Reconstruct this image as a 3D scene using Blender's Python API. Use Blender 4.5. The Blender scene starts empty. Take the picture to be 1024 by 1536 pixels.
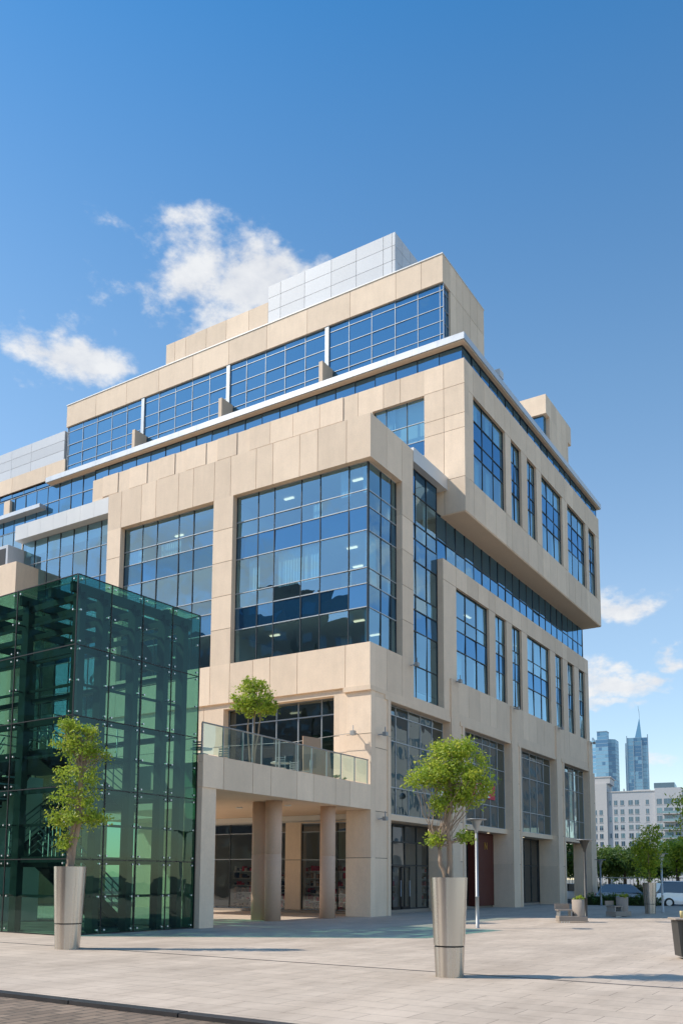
import bpy, math, random
from mathutils import Vector, Matrix
from math import radians as R, sin, cos, pi
random.seed(7)
scn = bpy.context.scene
col = bpy.data.collections.new("scene"); scn.collection.children.link(col)

# ------------------------------------------------------------------ materials
def new_mat(name):
    m = bpy.data.materials.new(name); m.use_nodes = True
    nt = m.node_tree; nt.nodes.clear()
    out = nt.nodes.new('ShaderNodeOutputMaterial')
    return m, nt, out
def N(nt, typ, **kw):
    n = nt.nodes.new('ShaderNode' + typ)
    for k, v in kw.items():
        if k.startswith('i_'):
            n.inputs[k[2:].replace('_', ' ')].default_value = v
        else: setattr(n, k, v)
    return n
def mixc(nt, a, b, fac, blend='MIX'):
    n = nt.nodes.new('ShaderNodeMix'); n.data_type = 'RGBA'; n.blend_type = blend
    for s, v in ((0, fac), (6, a), (7, b)):
        if hasattr(v, 'links') or isinstance(v, bpy.types.NodeSocket): nt.links.new(v, n.inputs[s])
        else: n.inputs[s].default_value = v if s == 0 else (*v, 1) if len(v) == 3 else v
    return n.outputs[2]
def math_(nt, op, a, b=None, c=None, clamp=False):
    n = nt.nodes.new('ShaderNodeMath'); n.operation = op; n.use_clamp = clamp
    for i, v in enumerate((a, b, c)):
        if v is None: continue
        if isinstance(v, bpy.types.NodeSocket): nt.links.new(v, n.inputs[i])
        else: n.inputs[i].default_value = v
    return n.outputs[0]
def coords(nt, scale=(1, 1, 1), rot=(0, 0, 0), kind='Object'):
    tc = nt.nodes.new('ShaderNodeTexCoord'); mp = nt.nodes.new('ShaderNodeMapping')
    mp.inputs['Scale'].default_value = scale; mp.inputs['Rotation'].default_value = rot
    nt.links.new(tc.outputs[kind], mp.inputs[0]); return mp.outputs[0]
def noise(nt, vec, scale, detail=4, rough=.55, out=0):
    n = N(nt, 'TexNoise'); n.inputs['Scale'].default_value = scale; n.inputs['Detail'].default_value = detail
    n.inputs['Roughness'].default_value = rough; nt.links.new(vec, n.inputs['Vector']); return n.outputs[out]
def ramp(nt, v, stops):
    n = N(nt, 'ValToRGB'); e = n.color_ramp.elements
    while len(e) < len(stops): e.new(.5)
    for k, (p_, c_) in enumerate(stops): e[k].position = p_; e[k].color = (*c_, 1) if len(c_) == 3 else c_
    nt.links.new(v, n.inputs[0]); return n.outputs[0]
def attr(nt, name='tone'):
    n = N(nt, 'Attribute', attribute_name=name); return n.outputs['Fac']
def finish(nt, out, base, rough=.6, metal=0., bump=None, bstr=.2, bdist=.02, spec=.5):
    p = N(nt, 'BsdfPrincipled')
    for s, v in (('Base Color', base), ('Roughness', rough), ('Metallic', metal)):
        if isinstance(v, bpy.types.NodeSocket): nt.links.new(v, p.inputs[s])
        else: p.inputs[s].default_value = (*v, 1) if s == 'Base Color' else v
    p.inputs['Specular IOR Level'].default_value = spec
    if bump is not None:
        b = N(nt, 'Bump'); b.inputs['Strength'].default_value = bstr; b.inputs['Distance'].default_value = bdist
        nt.links.new(bump, b.inputs['Height']); nt.links.new(b.outputs[0], p.inputs['Normal'])
    nt.links.new(p.outputs[0], out.inputs[0]); return p

def mat_stone(name, c, vary=.13, streak=.20, rough=.82):
    m, nt, out = new_mat(name)
    v = coords(nt); vs = coords(nt, (2.4, 2.4, .45))
    n1 = noise(nt, v, .9, 7, .68); n2 = noise(nt, vs, 1.0, 5, .65); n3 = noise(nt, v, 14, 5, .7)
    b = mixc(nt, [x * (1 - vary) for x in c], [min(1, x * (1 + vary)) for x in c], n1)
    st = math_(nt, 'SUBTRACT', 1.0 + streak * .5, math_(nt, 'MULTIPLY', n2, streak))
    g = math_(nt, 'ADD', math_(nt, 'MULTIPLY', n3, .24), .88)
    t = math_(nt, 'ADD', math_(nt, 'MULTIPLY', attr(nt), .17), .915)
    k = math_(nt, 'MULTIPLY', math_(nt, 'MULTIPLY', st, g), t)
    cc = N(nt, 'CombineXYZ')
    for i in range(3): nt.links.new(k, cc.inputs[i])
    b = mixc(nt, b, cc.outputs[0], 1.0, 'MULTIPLY')
    finish(nt, out, b, rough, 0, n3, .25, .01, .3); return m
def mat_plain(name, c, rough=.5, metal=0., vary=.12, scale=6, bstr=.08, spec=.5, stretch=(1, 1, 1)):
    m, nt, out = new_mat(name); v = coords(nt, stretch)
    n1 = noise(nt, v, scale, 4)
    b = mixc(nt, [x * (1 - vary) for x in c], [min(1, x * (1 + vary)) for x in c], n1)
    r = math_(nt, 'ADD', math_(nt, 'MULTIPLY', n1, .2), rough - .1)
    finish(nt, out, b, r, metal, n1, bstr, .01, spec); return m
def mat_glass(name, tint, refl=(.82, .91, 1.0), base=.2, wave=.02, wscale=.5, rough=0.0, body=None, gain=1.0):
    """architectural glass: fresnel-driven mix of mirror and see-through (or of mirror and a dark backing)"""
    m, nt, out = new_mat(name); v = coords(nt)
    gl = N(nt, 'BsdfGlossy'); gl.inputs['Color'].default_value = (*refl, 1); gl.inputs['Roughness'].default_value = rough
    if body is None:
        bd = N(nt, 'BsdfTransparent'); bd.inputs['Color'].default_value = (*tint, 1)
    else:
        bd = N(nt, 'BsdfDiffuse'); nt.links.new(mixc(nt, [x * .8 for x in body], [x * 1.2 for x in body], noise(nt, v, .7)), bd.inputs['Color'])
    lw = N(nt, 'LayerWeight'); lw.inputs['Blend'].default_value = .5
    fr = math_(nt, 'ADD', math_(nt, 'MULTIPLY', math_(nt, 'POWER', lw.outputs['Facing'], 4.0), .9), .04)
    fac = math_(nt, 'ADD', math_(nt, 'MULTIPLY', fr, gain), base, clamp=True)
    if wave:
        bp = N(nt, 'Bump'); bp.inputs['Strength'].default_value = 1.0; bp.inputs['Distance'].default_value = wave
        nt.links.new(noise(nt, v, wscale, 2, .4), bp.inputs['Height']); nt.links.new(bp.outputs[0], gl.inputs['Normal'])
    mx = N(nt, 'MixShader'); nt.links.new(fac, mx.inputs[0]); nt.links.new(bd.outputs[0], mx.inputs[1]); nt.links.new(gl.outputs[0], mx.inputs[2])
    nt.links.new(mx.outputs[0], out.inputs[0]); return m
def mat_emit(name, c, s):
    m, nt, out = new_mat(name); e = N(nt, 'Emission'); e.inputs[0].default_value = (*c, 1); e.inputs[1].default_value = s
    nt.links.new(e.outputs[0], out.inputs[0]); return m
def mat_leaf(name, dark, light, yellow):
    m, nt, out = new_mat(name)
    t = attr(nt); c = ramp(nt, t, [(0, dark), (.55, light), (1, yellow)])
    d = N(nt, 'BsdfPrincipled'); nt.links.new(c, d.inputs['Base Color']); d.inputs['Roughness'].default_value = .45
    d.inputs['Specular IOR Level'].default_value = .35
    tr = N(nt, 'BsdfTranslucent'); nt.links.new(mixc(nt, c, (.55, .75, .12), .35), tr.inputs[0])
    mx = N(nt, 'MixShader'); mx.inputs[0].default_value = .38
    nt.links.new(d.outputs[0], mx.inputs[1]); nt.links.new(tr.outputs[0], mx.inputs[2]); nt.links.new(mx.outputs[0], out.inputs[0]); return m
def mat_paving(name, c, bw, bh, mortar, mcol, vary=.1, rot=0., rough=.75):
    m, nt, out = new_mat(name); v = coords(nt, (1, 1, 1), (0, 0, rot))
    br = N(nt, 'TexBrick'); br.offset = .5
    br.inputs['Scale'].default_value = 1; br.inputs['Brick Width'].default_value = bw; br.inputs['Row Height'].default_value = bh
    br.inputs['Mortar Size'].default_value = mortar; br.inputs['Mortar Smooth'].default_value = .1; br.inputs['Bias'].default_value = 0
    br.inputs['Color1'].default_value = (*[x * (1 - vary) for x in c], 1); br.inputs['Color2'].default_value = (*[x * (1 + vary) for x in c], 1)
    br.inputs['Mortar'].default_value = (*mcol, 1); nt.links.new(v, br.inputs['Vector'])
    n1 = noise(nt, v, .35, 6, .65); n2 = noise(nt, v, 9, 5, .7); n3 = noise(nt, v, 1.6, 4)
    k = math_(nt, 'ADD', math_(nt, 'MULTIPLY', n1, .46), math_(nt, 'ADD', math_(nt, 'MULTIPLY', n2, .22), math_(nt, 'MULTIPLY', n3, .16)))
    k = math_(nt, 'ADD', k, .58)
    cc = N(nt, 'CombineXYZ')
    for i in range(3): nt.links.new(k, cc.inputs[i])
    b = mixc(nt, br.outputs[0], cc.outputs[0], 1.0, 'MULTIPLY')
    spots = ramp(nt, noise(nt, v, 2.7, 3, .5), [(.60, (1, 1, 1)), (.74, (.84, .83, .82))]); b = mixc(nt, b, spots, 1.0, 'MULTIPLY')
    drift = ramp(nt, noise(nt, coords(nt, (.25, 1.1, 1)), .8, 6, .7), [(.38, (.86, .85, .84)), (.60, (1.03, 1.03, 1.03))]); b = mixc(nt, b, drift, 1.0, 'MULTIPLY')
    h = math_(nt, 'ADD', math_(nt, 'MULTIPLY', br.outputs['Fac'], -.8), math_(nt, 'MULTIPLY', n2, .25))
    finish(nt, out, b, math_(nt, 'ADD', math_(nt, 'MULTIPLY', n1, .25), rough - .12), 0, h, .35, .01, .35); return m

M = {}
M['stone'] = mat_stone('sandstone', (.85, .675, .51))
M['stone2'] = mat_stone('sandstone_pale', (.81, .64, .48))
M['joint'] = mat_plain('joint_shadow', (.16, .12, .09), .9)
M['soffit'] = mat_stone('soffit_render', (.86, .67, .49), .05, .03)
M['metalpanel'] = mat_stone('aluminium_panel', (.60, .62, .65), .04, .06, .4)
M['eave'] = mat_plain('eave_metal', (.60, .62, .64), .38, .35, .06, 1.2)
M['canopy'] = mat_plain('canopy_metal', (.66, .66, .65), .45, .1, .06, 1.2)
M['frame'] = mat_plain('window_frame_silver', (.36, .40, .43), .4, .4, .05)
M['frame_light'] = mat_plain('window_frame_light', (.46, .50, .53), .4, .3, .05)
M['frame_dark'] = mat_plain('window_frame_dark', (.055, .065, .07), .4, .4, .05)
M['vision'] = mat_glass('blue_glass', (.58, .84, .90), (.55, .82, 1.0), .30, .014)
M['vision_low'] = mat_glass('grey_glass', (.16, .22, .22), (.70, .84, .90), .17, .016, .8)
M['shop'] = mat_glass('shop_glass', (.62, .64, .62), (.9, .95, 1), .06, .01)
M['spandrel'] = mat_glass('blue_spandrel_glass', (0, 0, 0), (.36, .68, 1.0), .27, .012, body=(.006, .04, .09))
M['dark_spandrel'] = mat_glass('dark_spandrel_glass', (0, 0, 0), (.7, .8, .9), .12, .02, body=(.02, .026, .028))
M['roofglass'] = mat_glass('penthouse_glass', (.15, .3, .45), (.34, .64, .92), .36, .014, body=(.012, .055, .10))
M['green'] = mat_glass('green_glass', (.385, .64, .55), (.52, .72, .68), .06, .012, .6, gain=.30)
M['green_roof'] = mat_glass('green_roof_glass', (.45, .80, .70), (.62, .92, .86), .05, .0)
M['rail'] = mat_glass('rail_glass', (.62, .80, .76), (.9, 1, .97), .08, .004)
M['steel'] = mat_plain('brushed_steel', (.57, .53, .48), .27, 1.0, .10, 9, .02, stretch=(1, 1, .03))
M['galv'] = mat_plain('galvanised_steel', (.36, .37, .37), .5, .6, .12, 5)
M['chrome'] = mat_plain('bright_fitting', (.8, .82, .82), .45, .6, .04)
M['gsteel'] = mat_plain('dark_green_steel', (.018, .036, .032), .45, .3, .1)
M['black'] = mat_plain('black_metal', (.02, .02, .022), .5, .2)
M['int_white'] = mat_plain('interior_plaster', (.80, .80, .76), .8, 0, .05, 1)
M['int_floor'] = mat_plain('interior_floor', (.28, .25, .22), .5, 0, .15, 2)
M['int_ceil'] = mat_plain('interior_ceiling', (.72, .72, .68), .8, 0, .04, 1)
M['blind'] = mat_plain('pale_blind', (.62, .68, .70), .8, 0, .06, 1)
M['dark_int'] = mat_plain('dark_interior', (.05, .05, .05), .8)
M['lamp'] = mat_emit('ceiling_light', (1, .82, .55), 1.6)
M['wood'] = mat_plain('plywood', (.42, .27, .17), .6, 0, .15, 3)
M['maroon'] = mat_plain('maroon_panel', (.10, .02, .014), .5, 0, .15, 2)
M['gold'] = mat_plain('gold_letter', (.75, .5, .12), .35, .8)
M['red'] = mat_plain('red_sign', (.62, .04, .07), .5)
M['white'] = mat_plain('white_paint', (.8, .8, .78), .5)
M['conc'] = mat_stone('concrete', (.34, .29, .245), .12, .15, .85)
M['colstone'] = mat_stone('column_stone', (.66, .46, .34), .06, .05, .7)
M['bin'] = mat_plain('bin_grey', (.055, .055, .052), .45, .3, .1)
M['soil'] = mat_plain('soil', (.05, .035, .025), .9, 0, .3, 30, .5)
M['bark'] = mat_plain('bark', (.34, .25, .18), .85, 0, .35, 18, .6, stretch=(1, 1, .3))
M['bark_dark'] = mat_plain('bark_dark', (.11, .08, .06), .9, 0, .3, 18, .6)
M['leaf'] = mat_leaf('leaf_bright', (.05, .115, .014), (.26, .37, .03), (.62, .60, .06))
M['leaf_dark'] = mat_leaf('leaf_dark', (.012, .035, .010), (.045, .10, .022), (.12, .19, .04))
M['paving'] = mat_paving('plaza_paving', (.55, .455, .365), 1.0, .5, .007, (.29, .235, .19), .05, R(90))
M['paving_low'] = mat_paving('lower_paving', (.25, .185, .135), .4, .2, .012, (.08, .07, .055), .22, R(0))
M['asphalt'] = mat_plain('asphalt', (.05, .05, .052), .9, 0, .25, 3, .4)
M['kerb'] = mat_plain('black_granite', (.045, .043, .045), .45, 0, .4, 5)
M['ground'] = mat_plain('far_ground', (.17, .17, .14), .95, 0, .25, .1)
M['tyre'] = mat_plain('tyre', (.015, .015, .015), .8)
M['carglass'] = mat_glass('car_glass', (0, 0, 0), (.8, .9, 1), .12, 0, body=(.02, .025, .03))
def car_paint(name, c): return mat_plain(name, c, .22, .3, .03, 1, 0, .8)
M['haze_glass'] = mat_glass('hazed_tower_glass', (0, 0, 0), (.70, .88, 1.0), .15, .0, body=(.07, .19, .31), gain=.35)  # distance haze is put into the pale blue colours of the tower materials
M['haze_glass2'] = mat_glass('hazed_tower_glass_pale', (0, 0, 0), (.75, .9, 1.0), .15, .0, body=(.14, .30, .43), gain=.35)
M['haze_glass3'] = mat_glass('hazed_tower_glass_deep', (0, 0, 0), (.62, .8, 1.0), .12, .0, body=(.045, .13, .24), gain=.35)
M['haze_frame'] = mat_plain('hazed_tower_frame', (.24, .35, .45), .6, .0, .05)
M['apt'] = mat_stone('apartment_render', (.50, .50, .515), .06, .12)
M['apt2'] = mat_stone('apartment_render_warm', (.54, .52, .51), .06, .1)
M['apt_win'] = mat_glass('apartment_window', (0, 0, 0), (.7, .85, 1), .10, .0, body=(.065, .10, .13), gain=.5)
M['apt_green'] = mat_glass('balcony_glass', (0, 0, 0), (.7, .85, 1), .10, .0, body=(.17, .27, .29), gain=.5)

_nt = M['steel'].node_tree; _p = [n for n in _nt.nodes if n.type == 'BSDF_PRINCIPLED'][0]
_p.inputs['Anisotropic'].default_value = .8; _p.inputs['Anisotropic Rotation'].default_value = .25; _tg = _nt.nodes.new('ShaderNodeTangent'); _tg.direction_type = 'RADIAL'; _tg.axis = 'Z'
_nt.links.new(_tg.outputs[0], _p.inputs['Tangent'])
# ------------------------------------------------------------------ mesh builder
class MB:
    def __init__(s): s.v = []; s.f = []; s.m = []; s.t = []; s.sm = []
    def face(s, pts, mi=0, tone=.5, smooth=False):
        b = len(s.v); s.v += [tuple(p_) for p_ in pts]; s.f.append(tuple(range(b, b + len(pts)))); s.m.append(mi); s.t.append(tone); s.sm.append(smooth)
    def box(s, x0, x1, y0, y1, z0, z1, mi=0, tone=.5):
        if x0 > x1: x0, x1 = x1, x0
        if y0 > y1: y0, y1 = y1, y0
        b = len(s.v)
        s.v += [(x0, y0, z0), (x1, y0, z0), (x1, y1, z0), (x0, y1, z0), (x0, y0, z1), (x1, y0, z1), (x1, y1, z1), (x0, y1, z1)]
        for q in ((0, 3, 2, 1), (4, 5, 6, 7), (0, 1, 5, 4), (1, 2, 6, 5), (2, 3, 7, 6), (3, 0, 4, 7)):
            s.f.append(tuple(b + i for i in q)); s.m.append(mi); s.t.append(tone); s.sm.append(False)
    def obox(s, a, b_, w, h, mi=0, up=(0, 0, 1), tone=.5):
        """a bar of w x h between two points"""
        a = Vector(a); b_ = Vector(b_); d = (b_ - a).normalized(); u = Vector(up)
        sd = d.cross(u)
        if sd.length < 1e-4: sd = Vector((1, 0, 0))
        sd.normalize(); u = sd.cross(d).normalized(); sd *= w / 2; u *= h / 2
        k = len(s.v)
        for p_ in (a, b_):
            for e in (-sd - u, sd - u, sd + u, -sd + u): s.v.append(tuple(p_ + e))
        for q in ((0, 1, 2, 3), (7, 6, 5, 4), (0, 4, 5, 1), (1, 5, 6, 2), (2, 6, 7, 3), (3, 7, 4, 0)):
            s.f.append(tuple(k + i for i in q)); s.m.append(mi); s.t.append(tone); s.sm.append(False)
    def tube(s, pts, rad, n=10, mi=0, cap=True, tone=.5):
        pts = [Vector(p_) for p_ in pts]
        if not isinstance(rad, (list, tuple)): rad = [rad] * len(pts)
        rings = []; ref = Vector((0.31, .17, 1)).normalized()
        for i, p_ in enumerate(pts):
            d = (pts[min(i + 1, len(pts) - 1)] - pts[max(i - 1, 0)]).normalized()
            a = d.cross(ref if abs(d.dot(ref)) < .97 else Vector((1, 0, 0))).normalized(); b_ = d.cross(a)
            k = len(s.v)
            for j in range(n):
                t = 2 * pi * j / n; s.v.append(tuple(p_ + (a * cos(t) + b_ * sin(t)) * rad[i]))
            rings.append(k)
        for i in range(len(rings) - 1):
            for j in range(n):
                a, b_ = rings[i] + j, rings[i] + (j + 1) % n
                s.f.append((a, b_, b_ + n, a + n)); s.m.append(mi); s.t.append(tone); s.sm.append(True)
        if cap:
            for k in (rings[0], rings[-1]):
                s.f.append(tuple(k + j for j in range(n))); s.m.append(mi); s.t.append(tone); s.sm.append(False)
    def lathe(s, prof, n=32, cx=0, cy=0, mi=0, tone=.5, smooth=True, cap=True):
        rings = []
        for r_, z in prof:
            k = len(s.v); rings.append(k)
            for j in range(n):
                t = 2 * pi * j / n; s.v.append((cx + r_ * cos(t), cy + r_ * sin(t), z))
        for i in range(len(rings) - 1):
            for j in range(n):
                a, b_ = rings[i] + j, rings[i] + (j + 1) % n
                s.f.append((a, b_, b_ + n, a + n)); s.m.append(mi); s.t.append(tone); s.sm.append(smooth)
        if cap:
            s.f.append(tuple(rings[0] + j for j in reversed(range(n)))); s.m.append(mi); s.t.append(tone); s.sm.append(False)
            s.f.append(tuple(rings[-1] + j for j in range(n))); s.m.append(mi); s.t.append(tone); s.sm.append(False)
    def prism(s, poly, axis, a, b_, mi=0, tone=.5):
        """poly in the two other axes, extruded along axis from a to b_"""
        def pt(p_, t):
            return {'x': (t, p_[0], p_[1]), 'y': (p_[0], t, p_[1]), 'z': (p_[0], p_[1], t)}[axis]
        n = len(poly); s.face([pt(p_, a) for p_ in poly], mi, tone); s.face([pt(p_, b_) for p_ in reversed(poly)], mi, tone)
        for i in range(n):
            p0, p1 = poly[i], poly[(i + 1) % n]; s.face([pt(p0, a), pt(p0, b_), pt(p1, b_), pt(p1, a)], mi, tone)
    def build(s, name, mats, parent=None, bevel=0):
        if not isinstance(mats, (list, tuple)): mats = [mats]
        me = bpy.data.meshes.new(name); me.from_pydata(s.v, [], s.f)
        for m_ in mats: me.materials.append(m_)
        me.polygons.foreach_set('material_index', s.m); me.polygons.foreach_set('use_smooth', s.sm)
        at = me.attributes.new('tone', 'FLOAT', 'FACE'); at.data.foreach_set('value', s.t)
        me.update()
        o = bpy.data.objects.new(name, me); col.objects.link(o)
        if parent: o.parent = parent
        if bevel:
            b = o.modifiers.new('bevel', 'BEVEL'); b.width = bevel; b.segments = 2; b.limit_method = 'ANGLE'
        return o
def empty(name, loc=(0, 0, 0), rz=0., label=None, cat=None, group=None):
    o = bpy.data.objects.new(name, None); col.objects.link(o); o.location = loc; o.rotation_euler = (0, 0, rz)
    o.empty_display_size = .3; tag(o, label, cat, group); return o
def tag(o, label=None, cat=None, group=None, kind=None):
    if label: o['label'] = label
    if cat: o['category'] = cat
    if group: o['group'] = group
    if kind: o['kind'] = kind
    return o
def copy_tree(o, parent=None):
    c = o.copy(); col.objects.link(c); c.parent = parent
    for ch in list(o.children): copy_tree(ch, c)
    return c
CAM = Vector((-33.84, -19.70, 1.7))

# ------------------------------------------------------------------ ground
g = MB()
g.face([(-1500, -1500, -.13), (3000, -1500, -.13), (3000, 3000, -.13), (-1500, 3000, -.13)])
tag(g.build('ground', M['ground']), kind='structure')
g = MB(); g.box(-25.15, 27.0, -70, 70, -.6, 0); tag(g.build('plaza', M['paving']), kind='structure')
g = MB(); g.face([(-60, -70, -.045), (-25.37, -70, -.045), (-25.37, 70, -.045), (-60, 70, -.045)])
tag(g.build('lower_path', M['paving_low']), kind='structure')
g = MB()
for k in range(-35, 35):
    g.box(-25.36, -25.155, k * 2 + .012, k * 2 + 1.988, -.3, .006 + .004 * random.random(), 0, random.random())
tag(g.build('kerb', M['kerb']), kind='structure')
g = MB(); g.box(-18.985, -18.925, -70, 1, -.02, .004)
tag(g.build('drain_channel', M['kerb']), kind='structure')
g = MB(); g.face([(27.4, -200, -.122), (46, -200, -.122), (46, 300, -.122), (27.4, 300, -.122)])
tag(g.build('road', M['asphalt']), kind='structure')
g = MB()
for k in range(-60, 100): g.box(27.0, 27.35, k * 2.5 + .01, k * 2.5 + 2.49, -.3, .012)
tag(g.build('roadside_kerb', M['conc']), kind='structure')

# ------------------------------------------------------------------ the office building
B = empty('office_building', (0, 0, 0), 0, 'large sandstone and blue glass office block with stepped floors and overhanging corner', 'office building')
def fbox(mb, face, c, a0, a1, z0, z1, d0, d1, mi=0, tone=.5):
    if face == 'X': mb.box(c + d0, c + d1, a0, a1, z0, z1, mi, tone)
    else: mb.box(a0, a1, c + d0, c + d1, z0, z1, mi, tone)
def stone(name, face, c, a0, a1, z0, z1, holes=(), aj=(), zj=(), t=.5, mat='stone', proud=None, gap=.013):
    """a stone-clad wall: separate facing slabs with open joints over a solid core; holes = (a0,a1,z0,z1)"""
    mb = MB(); J = [a0] + sorted(x for x in aj if a0 + .15 < x < a1 - .15) + [a1]
    K = [z0] + sorted(x for x in zj if z0 + .15 < x < z1 - .15) + [z1]
    A = sorted(set([round(q, 4) for q in J + [h[0] for h in holes] + [h[1] for h in holes] if a0 <= q <= a1]))
    Z = sorted(set([round(q, 4) for q in K + [h[2] for h in holes] + [h[3] for h in holes] if z0 <= q <= z1]))
    JS, KS = set(round(q, 4) for q in J[1:-1]), set(round(q, 4) for q in K[1:-1])
    tones = {}
    import bisect
    for i in range(len(A) - 1):
        for k in range(len(Z) - 1):
            am, zm = (A[i] + A[i + 1]) / 2, (Z[k] + Z[k + 1]) / 2
            if any(h[0] < am < h[1] and h[2] < zm < h[3] for h in holes): continue
            key = (bisect.bisect(J, am), bisect.bisect(K, zm)); tn = tones.setdefault(key, random.random())
            ga, gb = (gap if A[i] in JS else 0), (gap if A[i + 1] in JS else 0)
            gc, gd = (gap if Z[k] in KS else 0), (gap if Z[k + 1] in KS else 0)
            pr = -proud.get(key[0], 0) if proud else 0
            fbox(mb, face, c, A[i] + ga, A[i + 1] - gb, Z[k] + gc, Z[k + 1] - gd, pr, .03, 0, tn)
            fbox(mb, face, c, A[i], A[i + 1], Z[k], Z[k + 1], .03, t, 0, tn)
            if ga or gb or gc or gd:
                for (x0, x1, y0, y1, on) in ((A[i], A[i] + ga, Z[k], Z[k + 1], ga), (A[i + 1] - gb, A[i + 1], Z[k], Z[k + 1], gb), (A[i], A[i + 1], Z[k], Z[k] + gc, gc), (A[i], A[i + 1], Z[k + 1] - gd, Z[k + 1], gd)):
                    if on: fbox(mb, face, c, x0, x1, y0, y1, .024, .0295, 1, .5)
    return mb.build(name, [M[mat], M['joint']], B)
def frange(a, b, s):
    n = max(1, round((b - a) / s)); return [a + (b - a) * i / n for i in range(1, n)]
def window(face, c, a0, a1, z0, z1, mull, rows, kinds, fm='frame', vm=None, pm=('vision', 'spandrel'), w=.042, dep=.06, name='window', blind=.0, jamb=True, top=True):
    """frame mesh with its pane mesh (and blinds) as sub-parts; kinds = one letter per row from the bottom: v or s"""
    f = MB(); fi = {'h': 0, 'v': 1}
    A = [a0] + [q for q in mull if a0 + .1 < q < a1 - .1] + [a1]; Z = [z0] + [q for q in rows if z0 + .1 < q < z1 - .1] + [z1]
    for i, a in enumerate(A):
        if i == 0: r = (a, a + w)
        elif i == len(A) - 1: r = (a - w, a)
        else: r = (a - w / 2, a + w / 2)
        fbox(f, face, c, r[0], r[1], z0, z1, -.012, dep, 1)
    for k, z in enumerate(Z):
        if k == 0: r = (z, z + w)
        elif k == len(Z) - 1: r = (z - w, z)
        else: r = (z - w / 2, z + w / 2)
        for i in range(len(A) - 1): fbox(f, face, c, A[i] + w * .6, A[i + 1] - w * .6, r[0], r[1], -.022, dep - .003, 0)
    fo = f.build(name, [M[fm], M[vm or fm]], B)
    p_ = MB(); bl = MB()
    for i in range(len(A) - 1):
        for k in range(len(Z) - 1):
            kd = kinds[min(k, len(kinds) - 1)]; mi = 0 if kd == 'v' else 1
            e = [random.uniform(-.013, .013) for _ in range(2)]
            d = [.02 + e[0] + e[1], .02 - e[0] + e[1], .02 - e[0] - e[1], .02 + e[0] - e[1]]
            q = [(A[i], Z[k], d[0]), (A[i + 1], Z[k], d[1]), (A[i + 1], Z[k + 1], d[2]), (A[i], Z[k + 1], d[3])]
            pts = [(c + dd, a, z) if face == 'X' else (a, c + dd, z) for a, z, dd in q]
            if face == 'X': pts.reverse()
            p_.face(pts, mi)
            if kd == 'v' and blind and random.random() < blind:
                wd = random.choice((.35, .5, .95)); s_ = random.random() < .5
                x0, x1 = (A[i] + .04, A[i] + .04 + (A[i + 1] - A[i] - .08) * wd) if s_ else (A[i + 1] - .04 - (A[i + 1] - A[i] - .08) * wd, A[i + 1] - .04)
                n_ = max(4, int((x1 - x0) / .08)); bb = len(bl.v); tn = random.random()
                for j in range(n_ + 1):
                    xa = x0 + (x1 - x0) * j / n_; dd = c + .22 + .035 * (j % 2)
                    for z in (Z[k], Z[k + 1]): bl.v.append((dd, xa, z) if face == 'X' else (xa, dd, z))
                for j in range(n_): bl.f.append((bb + 2 * j, bb + 2 * j + 2, bb + 2 * j + 3, bb + 2 * j + 1)); bl.m.append(0); bl.t.append(tn); bl.sm.append(False)
                bl.build('blind', M['blind'], fo); bl = MB()
    p_.build('pane', [M[pm[0]], M[pm[1]]], fo)
    return fo

# --- upper corner of the lower block, sun side (plane X = 0)
JB = [1.32, 2.96, 4.02, 5.65, 6.7, 8.35, 9.44, 10.9, 11.95, 13.6, 14.7, 16.25]
stone('stone_band', 'X', 0, 0, 17.3, 21.25, 23.4, aj=JB)
stone('stone_band', 'X', 0, 0, 17.3, 10.4, 12.4, aj=[1.32, 4.02, 5.65, 6.7, 8.16, 9.44, 11.0, 12.6, 14.2, 16.2])
stone('stone_pier', 'X', 0, 8.16, 9.45, 12.4, 21.25, zj=[14.25, 16.0, 17.8, 19.55])
stone('stone_pier', 'X', 0, 16.25, 17.3, 12.4, 21.25, zj=[14.25, 16.0, 17.8, 19.55])
RB = [14.19, 15.31, 16.08, 17.89, 19.05, 19.86]
KB = 'vsvvsvv'
window('X', .34, .34, 8.16, 12.4, 21.25, [1.38, 3.0, 4.11, 5.75, 6.77], RB, KB, 'frame_light', 'frame_dark', blind=.22)
window('X', .34, 9.45, 16.25, 12.4, 21.25, [11.1, 12.15, 13.75, 14.85], RB, KB, 'frame_light', 'frame_dark', blind=.22)
# --- shaded side of the same corner (plane Y = 0)
stone('stone_band', 'Y', 0, .5, 4.3, 21.25, 23.4, aj=[1.55, 3.1])
stone('stone_band', 'Y', 0, .5, 4.3, 10.4, 12.4, aj=[1.55, 3.1])
stone('stone_band', 'Y', 0, .5, 4.3, 9.951, 10.399, t=.3)
stone('stone_pier', 'Y', 0, 3.12, 4.3, 12.4, 21.25, zj=[14.25, 16.0, 17.8, 19.55])
window('Y', .34, .44, 3.12, 12.4, 21.25, [1.6, 2.6], RB, KB, 'frame_light', 'frame_dark', blind=.3)
# --- tall recessed glazing beside the corner
window('Y', .36, 4.3, 7.75, 10.62, 22.8, [5.25, 6.5], [12.4] + RB + [21.45], 'vvsvvsvvs', 'frame_dark', blind=.3)
window('Y', .40, 7.75, 34.1, 18.8, 21.45, frange(7.75, 34.1, 1.26), [20.0], 'ss', 'frame_dark', pm=('vision', 'roofglass'))
mb = MB(); mb.box(4.3, 8.3, -.04, 1.0, 22.8, 23.55); mb.build('canopy_slab', M['canopy'], B)
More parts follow.
